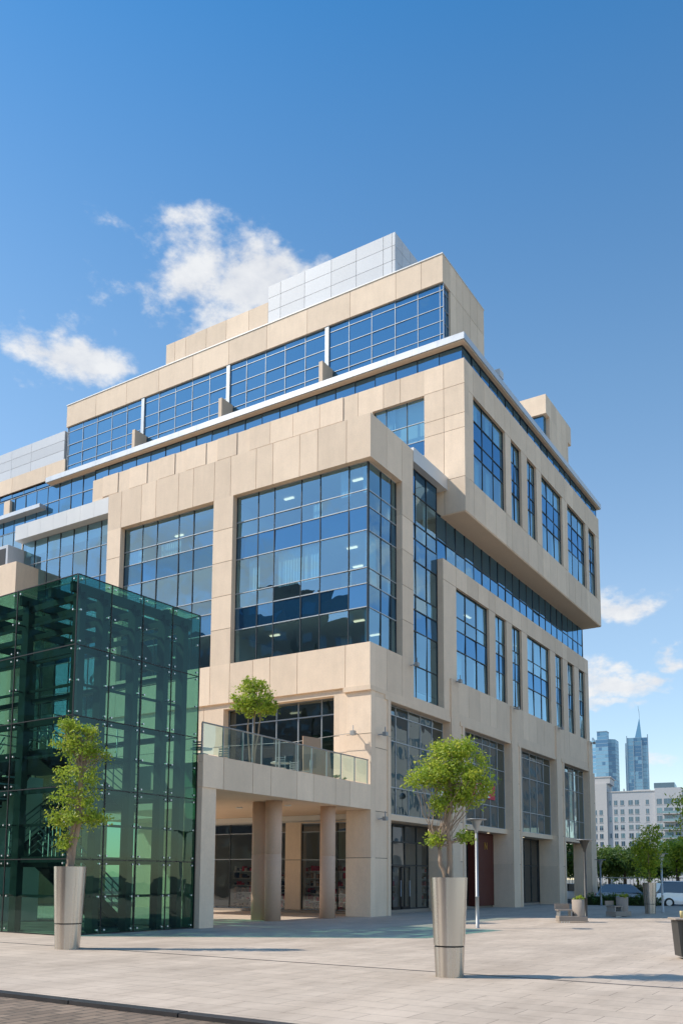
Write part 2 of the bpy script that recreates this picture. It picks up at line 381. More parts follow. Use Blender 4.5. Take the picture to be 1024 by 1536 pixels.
# --- lower floors of the shaded side
WD = [(9.4, 14.0, 3), (15.0, 16.8, 1), (17.75, 19.4, 1), (20.45, 24.95, 3), (26.1, 27.7, 1), (28.85, 30.4, 1), (31.55, 33.1, 1)]
def wjoints(W, a0, a1):
    r = []
    for i, (x0, x1, n_) in enumerate(W):
        r += [x0, x1] if i % 2 == 0 else [x0]
        if n_ > 2: r += [x0 + (x1 - x0) / 3, x0 + 2 * (x1 - x0) / 3]
    return [q for q in r if a0 < q < a1]
hd = [(a, b_, 12.4, 17.65) for a, b_, n_ in WD]
stone('stone_wall', 'Y', 0, 7.75, 34.0, 12.4, 18.8, hd, wjoints(WD, 7.75, 34), [12.4, 17.65], t=.34)
stone('stone_band', 'Y', 0, 4.3, 34.0, 9.95, 10.6, aj=[])
stone('stone_band', 'Y', 0, 7.75, 34.0, 10.6, 12.4, aj=wjoints(WD, 7.75, 34))
for a, b_, n_ in WD:
    window('Y', .15, a, b_, 12.4, 17.65, frange(a, b_, 1.45 if n_ > 2 else .85), RB[:3], 'vsvv', 'frame_dark', blind=.7)
# --- second floor windows and ground floor (plane Y = 0)
WL = [(1.87, 8.44), (10.25, 17.15), (18.85, 25.6), (27.4, 33.3)]
xs = 1.87
PIL = [(.5, 1.87), (8.44, 10.25), (17.15, 18.85), (25.6, 27.4), (33.3, 35.0)]
for a, b_ in WL:
    window('Y', .42, a, b_, 4.7, 9.95, frange(a, b_, 1.25), [6.0, 8.23, 9.5], 'vvvv', 'frame_light', pm=('vision_low', 'dark_spandrel'), w=.04)
    mb = MB(); mb.box(a, b_, .30, 1.5, 4.42, 4.698); mb.build('soffit_ledge', M['soffit'], B)
for i, (a, b_) in enumerate(PIL):
    stone('stone_pier', 'Y', 0, a, b_, 0, 9.95, zj=[2.6, 4.7, 7.6], t=1.3)
    if i:
        mb = MB(); x0 = a + .02; mb.box(x0, x0 + .95, -.10, -.002, 0.002, 12.0); mb.box(x0, x0+.95, -.10, -.002, 12.0, 12.35, 0, .2)
        mb.build('pilaster', M['stone2'], B)
stone('stone_pier', 'X', 0.10, 0, 1.3, 0, 10.4, zj=[2.6, 8.2], t=.395)
mb = MB(); mb.box(-.02, 1.5, -.03, 1.42, 10.18, 10.4); mb.build('stone_trim', M['stone2'], B)
# stepped frame strips around the second floor openings
for a, b_ in WL:
    mb = MB(); mb.box(a - .55, b_ + .0, -.05, -.003, 9.96, 10.2); mb.box(a - .28, a - .002, -.05, -.003, 0, 9.958); mb.build('opening_frame', M['stone2'], B)
# ground floor shop glazing on the shaded side
window('Y', 1.32, 1.9, 8.40, 0.16, 4.40, frange(1.9, 8.4, 1.25), [2.35, 3.5], 'vvs', 'frame_dark', pm=('shop', 'dark_spandrel'), name='shopfront', w=.07)
window('Y', 1.62, 10.3, 14.2, .12, 4.40, frange(10.3, 14.2, .95), [2.35], 'vv', 'frame_dark', pm=('shop', 'dark_spandrel'), name='shopfront', w=.07)
window('Y', 1.36, 18.9, 25.5, .12, 4.40, frange(18.9, 25.5, 1.3), [2.6], 'vv', 'frame_dark', pm=('shop', 'dark_spandrel'), name='shopfront', w=.07)
mb = MB(); mb.box(1.88, 8.42, 1.2, 1.5, .0, .158); mb.box(10.27, 17.13, 1.5, 1.8, 0, .118); mb.box(18.87, 25.58, 1.31, 1.6, 0, .118); mb.build('plinth', M['conc'], B)
mb = MB(); mb.box(14.2, 17.13, 1.2, 1.6, .12, 4.4); pn = mb.build('entrance_panel', M['maroon'], B)
# door leaves
for x in (4.4, 5.35, 20.3, 21.3):
    y = 1.27 if x < 10 else 1.29
    mb = MB()
    for (p0, p1) in (((x, 0), (x + .07, 2.3)), ((x + .85, 0), (x + .92, 2.3)), ((x, 2.23), (x + .92, 2.3)), ((x, .17), (x + .92, .3))):
        mb.box(p0[0], p1[0], y, y + .045, max(.17, p0[1]), p1[1])
    dr = mb.build('door', M['black'], B)
    mb = MB(); mb.tube([(x + .78, y - .05, .8), (x + .78, y - .05, 1.6)], .018, 8); mb.build('handle', M['chrome'], dr)
def text_mesh(name, s_, size, mat, parent, loc, rot, ext=.01):
    cu = bpy.data.curves.new(name, 'FONT'); cu.body = s_; cu.size = size; cu.extrude = ext; cu.align_x = 'CENTER'
    tmp = bpy.data.objects.new('tmp', cu); col.objects.link(tmp)
    bpy.context.view_layer.update()
    me = bpy.data.meshes.new_from_object(tmp.evaluated_get(bpy.context.evaluated_depsgraph_get()))
    bpy.data.objects.remove(tmp); me.materials.clear(); me.materials.append(mat)
    o = bpy.data.objects.new(name, me); col.objects.link(o); o.parent = parent; o.location = loc; o.rotation_euler = rot; return o
text_mesh('letter', 'N', .62, M['gold'], pn, (15.9, 1.18, 3.45), (R(90), 0, 0))
mb = MB(); mb.box(11.9, 15.45, .372, .385, 6.35, 7.2); sg = mb.build('sale_banner', M['red'], B)
text_mesh('lettering', 'SALE', .98, M['white'], sg, (13.68, .37, 6.43), (R(90), 0, 0), .004)

# --- terrace level facade and shop arcade on the sun side
stone('stone_wall', 'X', .12, 1.7, 17.3, 5.6, 10.4, [(2.0, 8.6, 5.6, 10.12)], [9.9, 11.5], [8.2], t=.4)
stone('stone_wall', 'X', .12, 1.302, 1.7, 5.6, 10.4, t=.4)
window('X', .62, 1.95, 8.65, 5.62, 10.15, [3.0, 4.35, 5.65, 7.1], [9.35], 'vv', 'frame', pm=('vision_low', 'dark_spandrel'), w=.055)
mb = MB(); mb.box(.52, .70, 1.4, 17.3, 5.6, 10.4)
mb = MB(); mb.box(-11.2, 0.0, 0.03, 5.3, 4.75, 5.60); mb.box(-4.3, 0.0, 5.301, 12.5, 4.75, 5.60); mb.box(0.0, 3.2, 1.31, 17.3, 4.75, 5.59); mb.build('terrace_slab', M['soffit'], B)
stone('terrace_fascia', 'Y', 0.0, -11.2, .09, 4.74, 5.86, aj=[-10.12, -8.46, -7.35, -5.65, -4.49, -2.84, -1.7], t=.03)
mb = MB(); mb.box(-11.2, 0.08, .031, .25, 5.605, 5.855); mb.build('terrace_kerb', M['stone2'], B)
# balustrade
rl = MB(); rl.tube([(-11.15, .12, 6.97), (.05, .12, 6.97)], .03, 8)
rb = rl.build('balustrade', M['galv'], B)
xsn = [-11.15 + 11.15 * i / 10 for i in range(11)]
for i, x in enumerate(xsn):
    mb = MB(); mb.box(x - .02, x + .02, .10, .15, 5.86, 6.95); mb.build('post', M['galv'], rb)
    if i < 10:
        mb = MB(); mb.face([(x + .03, .09, 5.9), (xsn[i + 1] - .03, .09, 5.9), (xsn[i + 1] - .03, .09, 6.93), (x + .03, .09, 6.93)]); mb.build('rail_pane', M['rail'], rb)
# columns under the terrace
for (x, y) in ((-5.2, 2.1), (-5.45, 1.25), (-2.1, .85)):
    mb = MB(); mb.lathe([(.33, .0), (.33, 2.6), (.322, 2.61), (.322, 2.63), (.33, 2.64), (.33, 4.748)], 28, x, y); mb.build('round_column', M['colstone'], B)
mb = MB(); mb.box(-11.18, -10.45, .04, .8, 0, 4.748); mb.build('square_column', M['stone'], B)
# recessed shop wall
stone('shop_wall', 'X', 3.1, 5.85, 6.8, 0, 4.75, zj=[2.6], t=.5)
stone('shop_wall', 'X', 3.1, 11.8, 17.3, 0, 4.75, zj=[2.6], t=.5)
stone('shop_wall', 'X', 3.1, 1.3, 3.1, 0, 4.75, zj=[2.6], t=.5)
stone('shop_wall', 'X', 3.1, 3.1, 5.85, 4.45, 4.75, t=.5)
stone('shop_wall', 'X', 3.1, 6.8, 11.8, 4.95, 5.5, t=.5)
window('X', 3.2, 3.1, 5.85, .1, 4.45, [3.7, 4.7], [2.6, 4.0], 'vvs', 'frame', 'frame_dark', pm=('shop', 'dark_spandrel'), name='shopfront')
window('X', 3.2, 6.8, 11.8, .1, 4.75, [7.7, 8.95, 10.5], [2.65, 4.0], 'vvs', 'frame', 'frame_dark', pm=('shop', 'dark_spandrel'), name='shopfront')
mb = MB(); mb.box(-6, 2.9, 3.7, 12, 4.735, 4.7495)
for (x, y) in ((-8.4, 2.0), (-3.6, 1.9), (-3.6, 4.5), (-8.4, 4.4)):
    mb = MB(); mb.lathe([(.14, 4.70), (.16, 4.749)], 20, x, y); mb.build('downlight', M['int_white'], B)

# --- glazing beyond the corner on the sun side with its white slab
window('X', .6, 17.3, 25.5, 9.0, 22.38, frange(17.3, 25.5, 1.17), [12.4, 14.19, 15.31, 17.89, 19.05, 20.85], 'vvsvsvvs', 'frame', 'frame_dark', blind=.4)
mb = MB()
for k in range(7): mb.box(.0, 2.5, 17.31 + k * 1.17, 17.31 + (k + 1) * 1.17 - .012, 22.36, 23.3, 0, random.random())
mb.build('white_slab', M['canopy'], B)
mb = MB(); mb.box(.7, 8.45, 25.5, 25.7, 0, 23.2); mb.build('end_wall', M['stone2'], B)
window('X', 8.5, 25.5, 46, 12, 28.3, frange(25.5, 46, 1.3), [15.3, 17.0, 19.05, 20.8, 22.7, 24.4, 26.4], 'svsv', 'frame', 'frame_dark', pm=('vision', 'roofglass'))
window('X', 8.5, 28.05, 46, 28.3, 31.07, frange(28.05, 46, 1.3), [29.75], 'ss', 'frame', 'frame_dark', pm=('vision', 'roofglass'))
mb = MB(); mb.box(-1, 1.0, 23.9, 27.3, 0, 20.45); mb.build('stone_block', M['stone'], B)
mb = MB(); mb.box(-.6, .6, 25.3, 26.6, 20.45, 21.9); mb.box(-.62, -.55, 25.5, 26.4, 20.6, 21.7, 1); mb.build('roof_vent', [M['metalpanel'], M['black']], B)

# --- roof slab of the lower block
mb = MB(); mb.box(.5, 8.3, .5, 25.5, 23.0, 23.38); mb.build('roof', M['conc'], B)

# --- the overhanging upper block
PJ = [27.0, 25.46, 24.34, 22.65, 21.57, 20.09, 19.04, 17.34, 16.36, 14.75, 13.72, 12.08, 10.34, 8.36, 6.7, 5.68, 3.97, 2.87, 1.35]
JJ = [1.35] + sorted(PJ)[1:] + [28.05]
pr = {}
for k in range(1, len(JJ)):
    if JJ[k] - JJ[k - 1] > 1.3 and k > 4: pr[k] = .045
stone('stone_wall', 'X', 8.3, 1.35, 28.05, 28.72, 30.2, aj=JJ, t=.6, proud=pr)
stone('stone_wall', 'X', 8.3, 4.7, 28.05, 23.38, 28.72, aj=JJ[::2], zj=[26.2], t=.6)
stone('stone_wall', 'X', 8.3, -1.09, 1.35, 21.45, 30.2, aj=[.15], zj=[23.4, 26.2, 27.05, 28.74], t=.6)
window('X', 8.52, 1.35, 4.7, 23.4, 28.72, [2.55, 3.9], [25.3, 26.2, 27.3], 'vsvv', 'frame', 'frame_dark', blind=.4)
WC = [(9.5, 14.25, 3), (15.2, 16.95, 1), (18.0, 19.7, 1), (20.7, 25.0, 3), (26.15, 30.5, 3), (31.3, 33.2, 1)]
hc = [(a, b_, 23.45, 28.55) for a, b_, n_ in WC]
stone('stone_wall', 'Y', -1.09, 8.9, 34.15, 21.45, 30.2, hc, wjoints(WC, 8.9, 34) + [25.6], [23.45, 28.55], t=.45)
for a, b_, n_ in WC:
    window('Y', -.93, a, b_, 23.45, 28.55, frange(a, b_, 1.5 if n_ > 2 else .95), [25.29, 26.16, 27.29], 'vssv', 'frame_dark', blind=.75)
mb = MB(); mb.box(8.9, 34.15, -.64, 1.6, 21.40, 21.62); mb.box(8.33, 8.9, -1.06, 1.2, 21.40, 21.448); mb.box(8.9, 34.12, -1.06, -.64, 21.40, 21.448)
mb.build('overhang_soffit', M['soffit'], B)
mb = MB(); mb.box(33.65, 34.15, -.64, 20, 21.62, 30.2); mb.build('end_wall', M['stone'], B)
# clerestory strip and eave
window('X', 8.46, -.93, 28.05, 30.2, 31.07, frange(-.9, 28.05, 1.35), [], 's', 'frame_dark', pm=('vision', 'roofglass'), w=.03)
window('Y', -.93, 8.5, 34.1, 30.2, 31.07, frange(8.5, 34, 1.3), [], 's', 'frame_dark', pm=('vision', 'roofglass'), w=.03)
mb = MB()
y = -1.25
while y < 32.6:
    mb.box(7.98, 9.2, y, min(y + 1.6, 32.9) - .008, 31.12, 31.5, 0, random.random()); y += 1.6
x = 9.2
while x < 34.5:
    mb.box(x + .008, min(x + 1.6, 34.45), -1.25, .4, 31.12, 31.5, 0, random.random()); x += 1.6
mb.box(8.06, 9.2, -1.17, 32.85, 31.07, 31.118, 1); mb.box(9.2, 34.38, -1.17, .4, 31.07, 31.118, 1)
mb.build('eave', [M['eave'], M['stone2']], B)
mb = MB(); mb.box(9.2, 34.1, .4, 32.2, 30.9, 31.2); mb.build('roof', M['conc'], B)

# --- penthouse
stone('stone_band', 'X', 9.3, .63, 32.4, 35.98, 37.7, aj=[2.0] + frange(3.7, 32.4, 3.17) + [3.7], t=1.03)
FM = [.86, 2.29, 3.8, 5.41, 7.02] + [8.7 + 1.57 * i for i in range(1, 5)] + [16.6 + 1.56 * i for i in range(1, 5)] + [24.45 + 1.55 * i for i in range(1, 6)]
window('X', 9.42, .63, 32.35, 31.2, 35.98, FM, [32.84, 33.65, 34.51, 35.54], 's', 'frame', pm=('vision', 'roofglass'), w=.036)
window('Y', .75, 9.5, 10.34, 31.2, 35.98, [9.95], [32.84, 33.65, 34.51, 35.54], 's', 'frame', pm=('vision', 'roofglass'), w=.036)
for y in (8.6, 16.5, 24.36):
    mb = MB(); mb.box(9.33, 9.45, y - .14, y + .14, 31.2, 35.979); mb.build('mullion_post', M['frame_light'], B)
    mb = MB(); mb.box(8.25, 9.40, y - .42, y - .15, 31.2, 33.0, 0, .3); mb.build('divider_wall', M['stone2'], B)
stone('stone_wall', 'Y', .63, 10.34, 15.35, 31.2, 37.7, aj=[11.2, 12.1, 13.2, 14.3], zj=[35.98], t=.5)
mb = MB(); mb.box(9.26, 10.2, .6, 32.44, 37.702, 37.77); mb.box(10.2, 15.4, .6, 1.2, 37.702, 37.77); mb.build('coping', M['canopy'], B)
mb = MB(); mb.box(10.34, 15.3, 1.2, 32.3, 31.2, 37.5); mb.build('penthouse_core', M['stone2'], B)
# second roof block and metal plant screen
stone('stone_band', 'X', 9.62, 13.45, 22.5, 37.5, 39.55, aj=[15.04, 16.99, 18.77, 20.66, 21.67], t=.5)
mb = MB(); mb.box(10.12, 14.5, 13.45, 22.5, 37.5, 39.5); mb.build('roof_block', M['stone2'], B)
stone('plant_screen', 'X', 9.62, 3.92, 13.43, 37.3, 40.65, aj=[4.13, 4.73, 6.65, 8.49, 10.53, 12.44], zj=[38.85, 39.8], t=.3, mat='metalpanel')
stone('plant_screen', 'Y', 3.92, 9.92, 12.6, 37.3, 40.65, aj=[10.6, 11.6], zj=[38.85, 39.8], t=.3, mat='metalpanel')
mb = MB(); mb.box(9.93, 12.6, 4.23, 13.43, 37.5, 40.6); mb.build('plant_room', M['metalpanel'], B)
# lower wing further along
stone('plant_screen', 'X', 9.3, 32.55, 46, 33.45, 35.75, aj=frange(34, 46, 2.6), zj=[34.2, 35.0], t=.4, mat='metalpanel')
stone('stone_band', 'X', 9.3, 32.4, 46, 32.2, 33.45, aj=[34.6, 38.6, 42.5], t=.6)
window('X', 9.45, 32.42, 46, 29.6, 32.2, frange(34.4, 46, 1.5) + [33.6], [30.4, 31.2, 31.8], 's', 'frame', pm=('vision', 'roofglass'))
mb = MB(); mb.box(7.9, 9.4, 33.35, 46, 29.3, 29.6); mb.build('ledge', M['eave'], B)
mb = MB(); mb.box(9.9, 15, 32.4, 46, 29.6, 35.6); mb.build('wing_core', M['stone2'], B)
mb = MB(); mb.box(8.3, 9.3, 37.4, 38.1, 29.6, 30.9); mb.build('divider_wall', M['stone2'], B)
# block on the roof at the far end
stone('roof_tower', 'Y', .6, 27.0, 33.0, 36.3, 37.8, aj=[28.2, 29.4, 30.6, 31.8], t=4.2)
stone('roof_tower', 'Y', .6, 27.0, 32.2, 31.2, 36.3, [(27.0, 27.8, 31.2, 36.3)], [28.2, 29.4, 30.6, 31.8], t=2.2)
mb = MB(); mb.box(27.25, 27.8, .9, 1.8, 31.2, 36.3, 1); mb.box(26.9, 27.8, 1.85, 4.2, 31.2, 36.2, 0, 0); mb.build('roof_tower_recess', [M['conc'], M['roofglass']], B)
mb = MB(); mb.lathe([(.12, 31.3), (.12, 31.75)], 10, 13.7, -.9); mb.box(13.4, 14.0, -1.15, -.75, 31.75, 32.2); mb.build('floodlight', M['canopy'], B)
# small spot fittings with their cable
for (x, z) in ((3.92, 12.1), (9.0, 12.25), (17.55, 12.2), (26.1, 12.2), (33.85, 12.2), (.75, 4.35), (.75, 8.2)):
    mb = MB(); mb.tube([(x, 0, z), (x, -.32, z + .02)], .025, 8); mb.box(x - .11, x + .11, -.46, -.28, z - .07, z + .10); mb.tube([(x, -.37, z + .1), (x, -.37, z + .34)], .02, 6); mb.build('wall_light', M['galv'], B)
mb = MB(); mb.tube([(.10, .7, 8.2), (-.25, .7, 8.22)], .025, 8); mb.box(-.4, -.2, .6, .8, 8.1, 8.3); mb.tube([(-.3, .7, 8.3), (-.3, .7, 8.55)], .02, 6); mb.build('wall_light', M['galv'], B)
mb = MB(); mb.tube([(.75, -.36, 8.2), (1.8, -.3, 8.12), (3, -.25, 8.15)], .012, 6); mb.tube([(-.3, .75, 8.2), (-.2, 4, 8.05), (-.1, 9, 8.2)], .012, 6); mb.build('cable', M['galv'], B)

# --- interior storeys seen through the glass
for (z0, z1, x0, y0) in ((9.98, 11.3, .75, .75), (14.25, 15.25, .75, .75), (17.95, 19.0, .75, .75), (21.5, 22.6, .75, .75), (25.4, 26.1, 9.1, -.5), (28.9, 30.1, 9.1, -.3)):
    mb = MB(); mb.box(x0, 33.4, y0, 25.3, z0, z1 - .05, 0); mb.box(x0, 33.4, y0, 25.3, z1 - .05, z1, 1); mb.build('interior_floor', [M['int_ceil'], M['int_floor']], B)
mb = MB(); mb.box(7.5, 32.5, 6.5, 25.2, 5.6, 22.9); mb.build('interior_wall', M['int_white'], B)
mb = MB(); mb.box(12.5, 32.5, 5.0, 25.2, 23.0, 29); mb.build('interior_wall', M['int_white'], B)
for (x0, y0, z0, z1) in ((.8, 8.75, 11.3, 21.4), (.8, 16.8, 5.6, 21.4)):
    mb = MB(); mb.box(x0, 7.5, y0, y0 + .15, z0, z1); mb.build('interior_wall', M['int_white'], B)
for x in (8.9, 19.9, 25.6, 31.0):
    mb = MB(); mb.box(x, x + .15, .8, 6.5, 5.6, 28.9); mb.build('interior_wall', M['int_white'], B)
mb = MB(); mb.box(4.2, 4.6, 3.8, 4.2, 5.6, 21.4); mb.build('interior_column', M['int_white'], B)
for (zc, pts) in ((9.95, [(2, 2.4), (3.4, 3.2), (2, 5.5)]), (14.22, [(2.2, 1.9), (4.8, 2.5), (2.2, 7), (3, 14.5)]), (17.92, [(2, 2.2), (4.4, 3.3)]), (21.47, [(2.2, 2), (2.2, 6.2), (3, 11), (3, 14.6)])):
    for (x, y) in pts:
        mb = MB(); mb.box(x - .07, x + .07, y - .28, y + .28, zc - .04, zc + .01); mb.build('ceiling_light', M['lamp'], B)
for x in (10, 12, 15.6, 21, 23.5):
    mb = MB(); mb.box(x - .4, x + .4, 2.0, 2.16, 17.90, 17.94); mb.build('ceiling_light', M['lamp'], B)
for (x, y) in ((12.2, .8), (15.4, .8), (21.5, .9)):
    mb = MB(); mb.lathe([(.07, 4.40), (.07, 4.425)], 12, x, y); mb.build('downlight', M['lamp'], B)
# shops: floor, back walls, shelving with goods
mb = MB(); mb.box(1.9, 26.6, 1.32, 14, .0, .1); mb.build('shop_floor', M['int_floor'], B)
mb = MB(); mb.box(8.7, 10.2, 2.6, 14, .1, 4.75); mb.box(17.3, 18.8, 2.6, 14, .1, 4.7); mb.box(3.7, 26.4, 13, 13.3, .1, 4.7); mb.box(18.8, 25.6, 6.5, 6.8, .1, 4.6);  mb.build('shop_partition', M['int_white'], B)
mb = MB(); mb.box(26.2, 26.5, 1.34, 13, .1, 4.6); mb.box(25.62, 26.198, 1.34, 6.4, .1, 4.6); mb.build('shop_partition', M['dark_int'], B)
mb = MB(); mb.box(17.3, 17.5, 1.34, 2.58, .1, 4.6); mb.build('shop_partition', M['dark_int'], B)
mb = MB(); mb.box(1.9, 26.6, 1.55, 14, 4.5, 4.74); mb.build('shop_ceiling', M['int_ceil'], B)
for (x, y) in ((4.2, 4.0), (4.4, 7.8), (4.4, 10.2), (5.6, 3.2), (12.2, 3.0), (21, 3.2), (24, 3.2)):  # added glowing strips, put in to brighten the dark shop interiors
    mb = MB(); mb.box(x - .5, x + .5, y - .1, y + .1, 4.45, 4.498); mb.build('ceiling_light', M['lamp'], B)
sh = 0
for (x0, x1, y0, y1) in ((3.4, 3.8, 3.4, 5.5), (4.6, 5.0, 7.0, 11.4), (3.9, 7.9, 3.0, 3.35), (6.2, 6.5, 5, 11), (11, 13.6, 3.2, 3.5), (19.5, 24.5, 4.2, 4.5)):
    mb = MB()
    for k in range(6):
        z = .12 + k * .38; mb.box(x0, x1, y0, y1, z, z + .03)
        L = max(x1 - x0, y1 - y0); n_ = int(L / .17)
        for j in range(n_):
            if random.random() < .25: continue
            h_ = random.uniform(.1, .3); a = j / n_ * L
            if x1 - x0 > y1 - y0: mb.box(x0 + a, x0 + a + .12, y0 + .05, y1 - .05, z + .03, z + .03 + h_, random.choice((1, 2, 3, 4)))
            else: mb.box(x0 + .05, x1 - .05, y0 + a, y0 + a + .12, z + .03, z + .03 + h_, random.choice((1, 2, 3, 4)))
    mb.build('shop_shelving', [M['white'], M['wood'], M['white'], M['red'], M['black']], B)

# ------------------------------------------------------------------ green glass stair pavilion
K0 = Vector((-16.42, .52)); e1 = Vector((-11.24, .25)) - K0; W1 = e1.length; e1.normalize(); e2 = Vector((-e1.y, e1.x)); W2 = 11.8; HC = 10.7
C = empty('glass_pavilion', (K0.x, K0.y, 0), math.atan2(e1.y, e1.x), 'tall green glass box pavilion with point-fixed panes enclosing a stair', 'glass pavilion')
# local frame: x along the plaza face, y away from the viewer
rows = [0, 2.2, 4.32, 6.42, 8.55, HC]; cols1 = [W1 * i / 4 for i in range(5)]; cols2 = [W2 * i / 4 for i in range(5)]
def pavpanes(pts_fn, cols_):
    for i in range(len(cols_) - 1):
        for k in range(5):
            mb = MB(); g_ = .012; j1, j2 = random.uniform(-.004, .004), random.uniform(-.004, .004)
            a0, a1, z0, z1 = cols_[i] + g_, cols_[i + 1] - g_, rows[k] + g_, rows[k + 1] - g_
            mb.face([pts_fn(a0, z0, j1), pts_fn(a1, z0, -j1), pts_fn(a1, z1, j2), pts_fn(a0, z1, -j2)]); mb.build('glass_pane', M['green'], C)
pavpanes(lambda a, z, d: (a, d, z), cols1); pavpanes(lambda a, z, d: (d, a, z), cols2)
pavpanes(lambda a, z, d: (a, W2 + d, z), cols1); pavpanes(lambda a, z, d: (W1 + d, a, z), cols2)
for i in range(4):
    for j in range(4):
        mb = MB(); mb.face([(cols1[i] + .01, cols2[j] + .01, HC), (cols1[i + 1] - .01, cols2[j] + .01, HC), (cols1[i + 1] - .01, cols2[j + 1] - .01, HC), (cols1[i] + .01, cols2[j + 1] - .01, HC)]); mb.build('roof_pane', M['green_roof'], C)
# dark silicone seams
mb = MB()
for a in cols1:
    for y in (0, W2): mb.box(a - .016, a + .016, y - .016, y + .016, 0, HC)
for a in cols2[1:-1]:
    for x in (0, W1): mb.box(x - .016, x + .016, a - .016, a + .016, 0, HC)
for z in rows:
    for y in (0, W2): mb.box(.02, W1 - .02, y - .014, y + .014, z - .014 + (.02 if z == 0 else 0), z + .014 + (.02 if z == 0 else 0))
    for x in (0, W1): mb.box(x - .014, x + .014, .02, W2 - .02, z - .014 + (.02 if z == 0 else 0), z + .014 + (.02 if z == 0 else 0))
mb.build('seam', M['black'], C)
# steel columns set inside, beams and roof beams
ins = .42
colpos = [(ins, ins)] + [(c_, ins) for c_ in cols1[1:-1]] + [(W1 - ins, ins)] + [(ins, c_) for c_ in cols2[1:-1]] + [(W1 - ins, c_) for c_ in cols2[1:-1]] + [(ins, W2 - ins), (W1 - ins, W2 - ins)]
for (x, y) in colpos:
    mb = MB(); mb.box(x - .11, x + .11, y - .17, y + .17, 0, HC - .25); mb.build('steel_column', M['gsteel'], C)
for z in rows[1:-1]:
    mb = MB(); mb.box(ins, W1 - ins, ins - .05, ins + .05, z - .09, z + .09); mb.box(ins - .05, ins + .05, ins + .06, W2 - ins, z - .09, z + .09); mb.box(W1 - ins - .05, W1 - ins + .05, ins + .06, W2 - ins, z - .09, z + .09)
    mb.build('steel_beam', M['gsteel'], C)
for c_ in [ins] + [q for q in cols2[1:-1]] + [W2 - ins, W2 * .125, W2 * .375]:
    mb = MB(); mb.box(.1, W1 - .1, c_ - .07, c_ + .07, HC - .42, HC - .12); mb.build('roof_beam', M['gsteel'], C)
for c_ in cols1[1:-1] + [ins, W1 - ins]:
    mb = MB(); mb.box(c_ - .05, c_ + .05, .1, W2 - .1, HC - .62, HC - .43); mb.build('roof_beam', M['gsteel'], C)
for z in [(rows[q] + rows[q + 1]) / 2 for q in range(5)]:
    mb = MB(); mb.box(ins, W1 - ins, ins - .03, ins + .03, z - .04, z + .04); mb.box(ins - .03, ins + .03, ins + .04, W2 - ins, z - .04, z + .04); mb.build('steel_rail', M['gsteel'], C)
# spider fittings: bright bolts either side of every seam crossing and arm back to the column
bolts = []
def bolt(x, y, z, nx, ny): bolts.append((x, y, z, nx, ny))
for i, a in enumerate(cols1):
    for k, z in enumerate(rows + [(rows[q] + rows[q + 1]) / 2 for q in range(5)]):
        for da in (-.13, .13):
            if not 0 < a + da < W1: continue
            for dz in ((-.12, .12) if k < 6 else (0,)):
                if 0 < z + dz < HC: bolt(a + da, 0, z + dz, 0, -1)
for i, a in enumerate(cols2):
    for k, z in enumerate(rows + [(rows[q] + rows[q + 1]) / 2 for q in range(5)]):
        for da in (-.16, .16):
            if not 0 < a + da < W2: continue
            for dz in ((-.12, .12) if k < 6 else (0,)):
                if 0 < z + dz < HC: bolt(0, a + da, z + dz, -1, 0)
bolts.sort(key=lambda q: q[0] + q[1])
bmesh_ = {}
for q in bolts[:100]:
    k = (q[3], q[4])
    if k not in bmesh_:
        mb = MB(); mb.tube([(q[3] * .03, q[4] * .03, 0), (-q[3] * .05, -q[4] * .05, 0)], .027, 8); ob = mb.build('point_fixing', M['chrome'], C); bmesh_[k] = ob
    else: ob = bmesh_[k].copy(); col.objects.link(ob)
    ob.location = (q[0], q[1], q[2])
mb = MB()
for q in bolts[100:]: mb.tube([(q[0] + q[3] * .03, q[1] + q[4] * .03, q[2]), (q[0] - q[3] * .05, q[1] - q[4] * .05, q[2])], .027, 8)
mb.build('point_fixing', M['chrome'], C)['kind'] = 'stuff'
mb = MB()
for a in cols1[1:-1]:
    for z in rows[1:-1] + [(rows[q] + rows[q + 1]) / 2 for q in range(5)]:
        mb.obox((a - .13, .03, z), (a + .13, .03, z), .03, .04); mb.obox((a, .03, z), (a, ins - .15, z), .03, .04)
for a in cols2[1:-1]:
    for z in rows[1:-1] + [(rows[q] + rows[q + 1]) / 2 for q in range(5)]:
        mb.obox((.03, a - .16, z), (.03, a + .16, z), .03, .04); mb.obox((.03, a, z), (ins - .1, a, z), .03, .04)
mb.build('spider_arm', M['gsteel'], C)
# stairs: dog-leg flights with landings and rails
def flight(p0, p1, wdt, nm='stair_flight'):
    mb = MB(); p0 = Vector(p0); p1 = Vector(p1); n_ = 13; d = (p1 - p0) / n_
    hd_ = Vector((d.x, d.y, 0)).normalized(); sd = Vector((-hd_.y, hd_.x, 0))
    for i in range(n_):
        q = p0 + d * (i + .5); mb.obox(q - sd * wdt / 2, q + sd * wdt / 2, .30, .05)
        mb.obox(q - sd * wdt / 2 - hd_ * .14 - Vector((0, 0, .08)), q + sd * wdt / 2 - hd_ * .14 - Vector((0, 0, .08)), .02, .16)
    for s_ in (-1, 1): mb.obox(p0 + sd * s_ * wdt / 2 - Vector((0, 0, .05)), p1 + sd * s_ * wdt / 2 - Vector((0, 0, .05)), .06, .34)
    fl = mb.build(nm, M['gsteel'], C)
    for s_ in (-1, 1):
        r_ = MB()
        for h_ in (.35, .6, .85, 1.05): r_.tube([p0 + sd * s_ * wdt / 2 + Vector((0, 0, h_)), p1 + sd * s_ * wdt / 2 + Vector((0, 0, h_))], .018 if h_ < 1 else .028, 6)
        for i in range(0, n_ + 1, 3): q = p0 + d * i + sd * s_ * wdt / 2; r_.tube([q, q + Vector((0, 0, 1.05))], .022, 6)
        r_.build('handrail', M['galv'], fl)
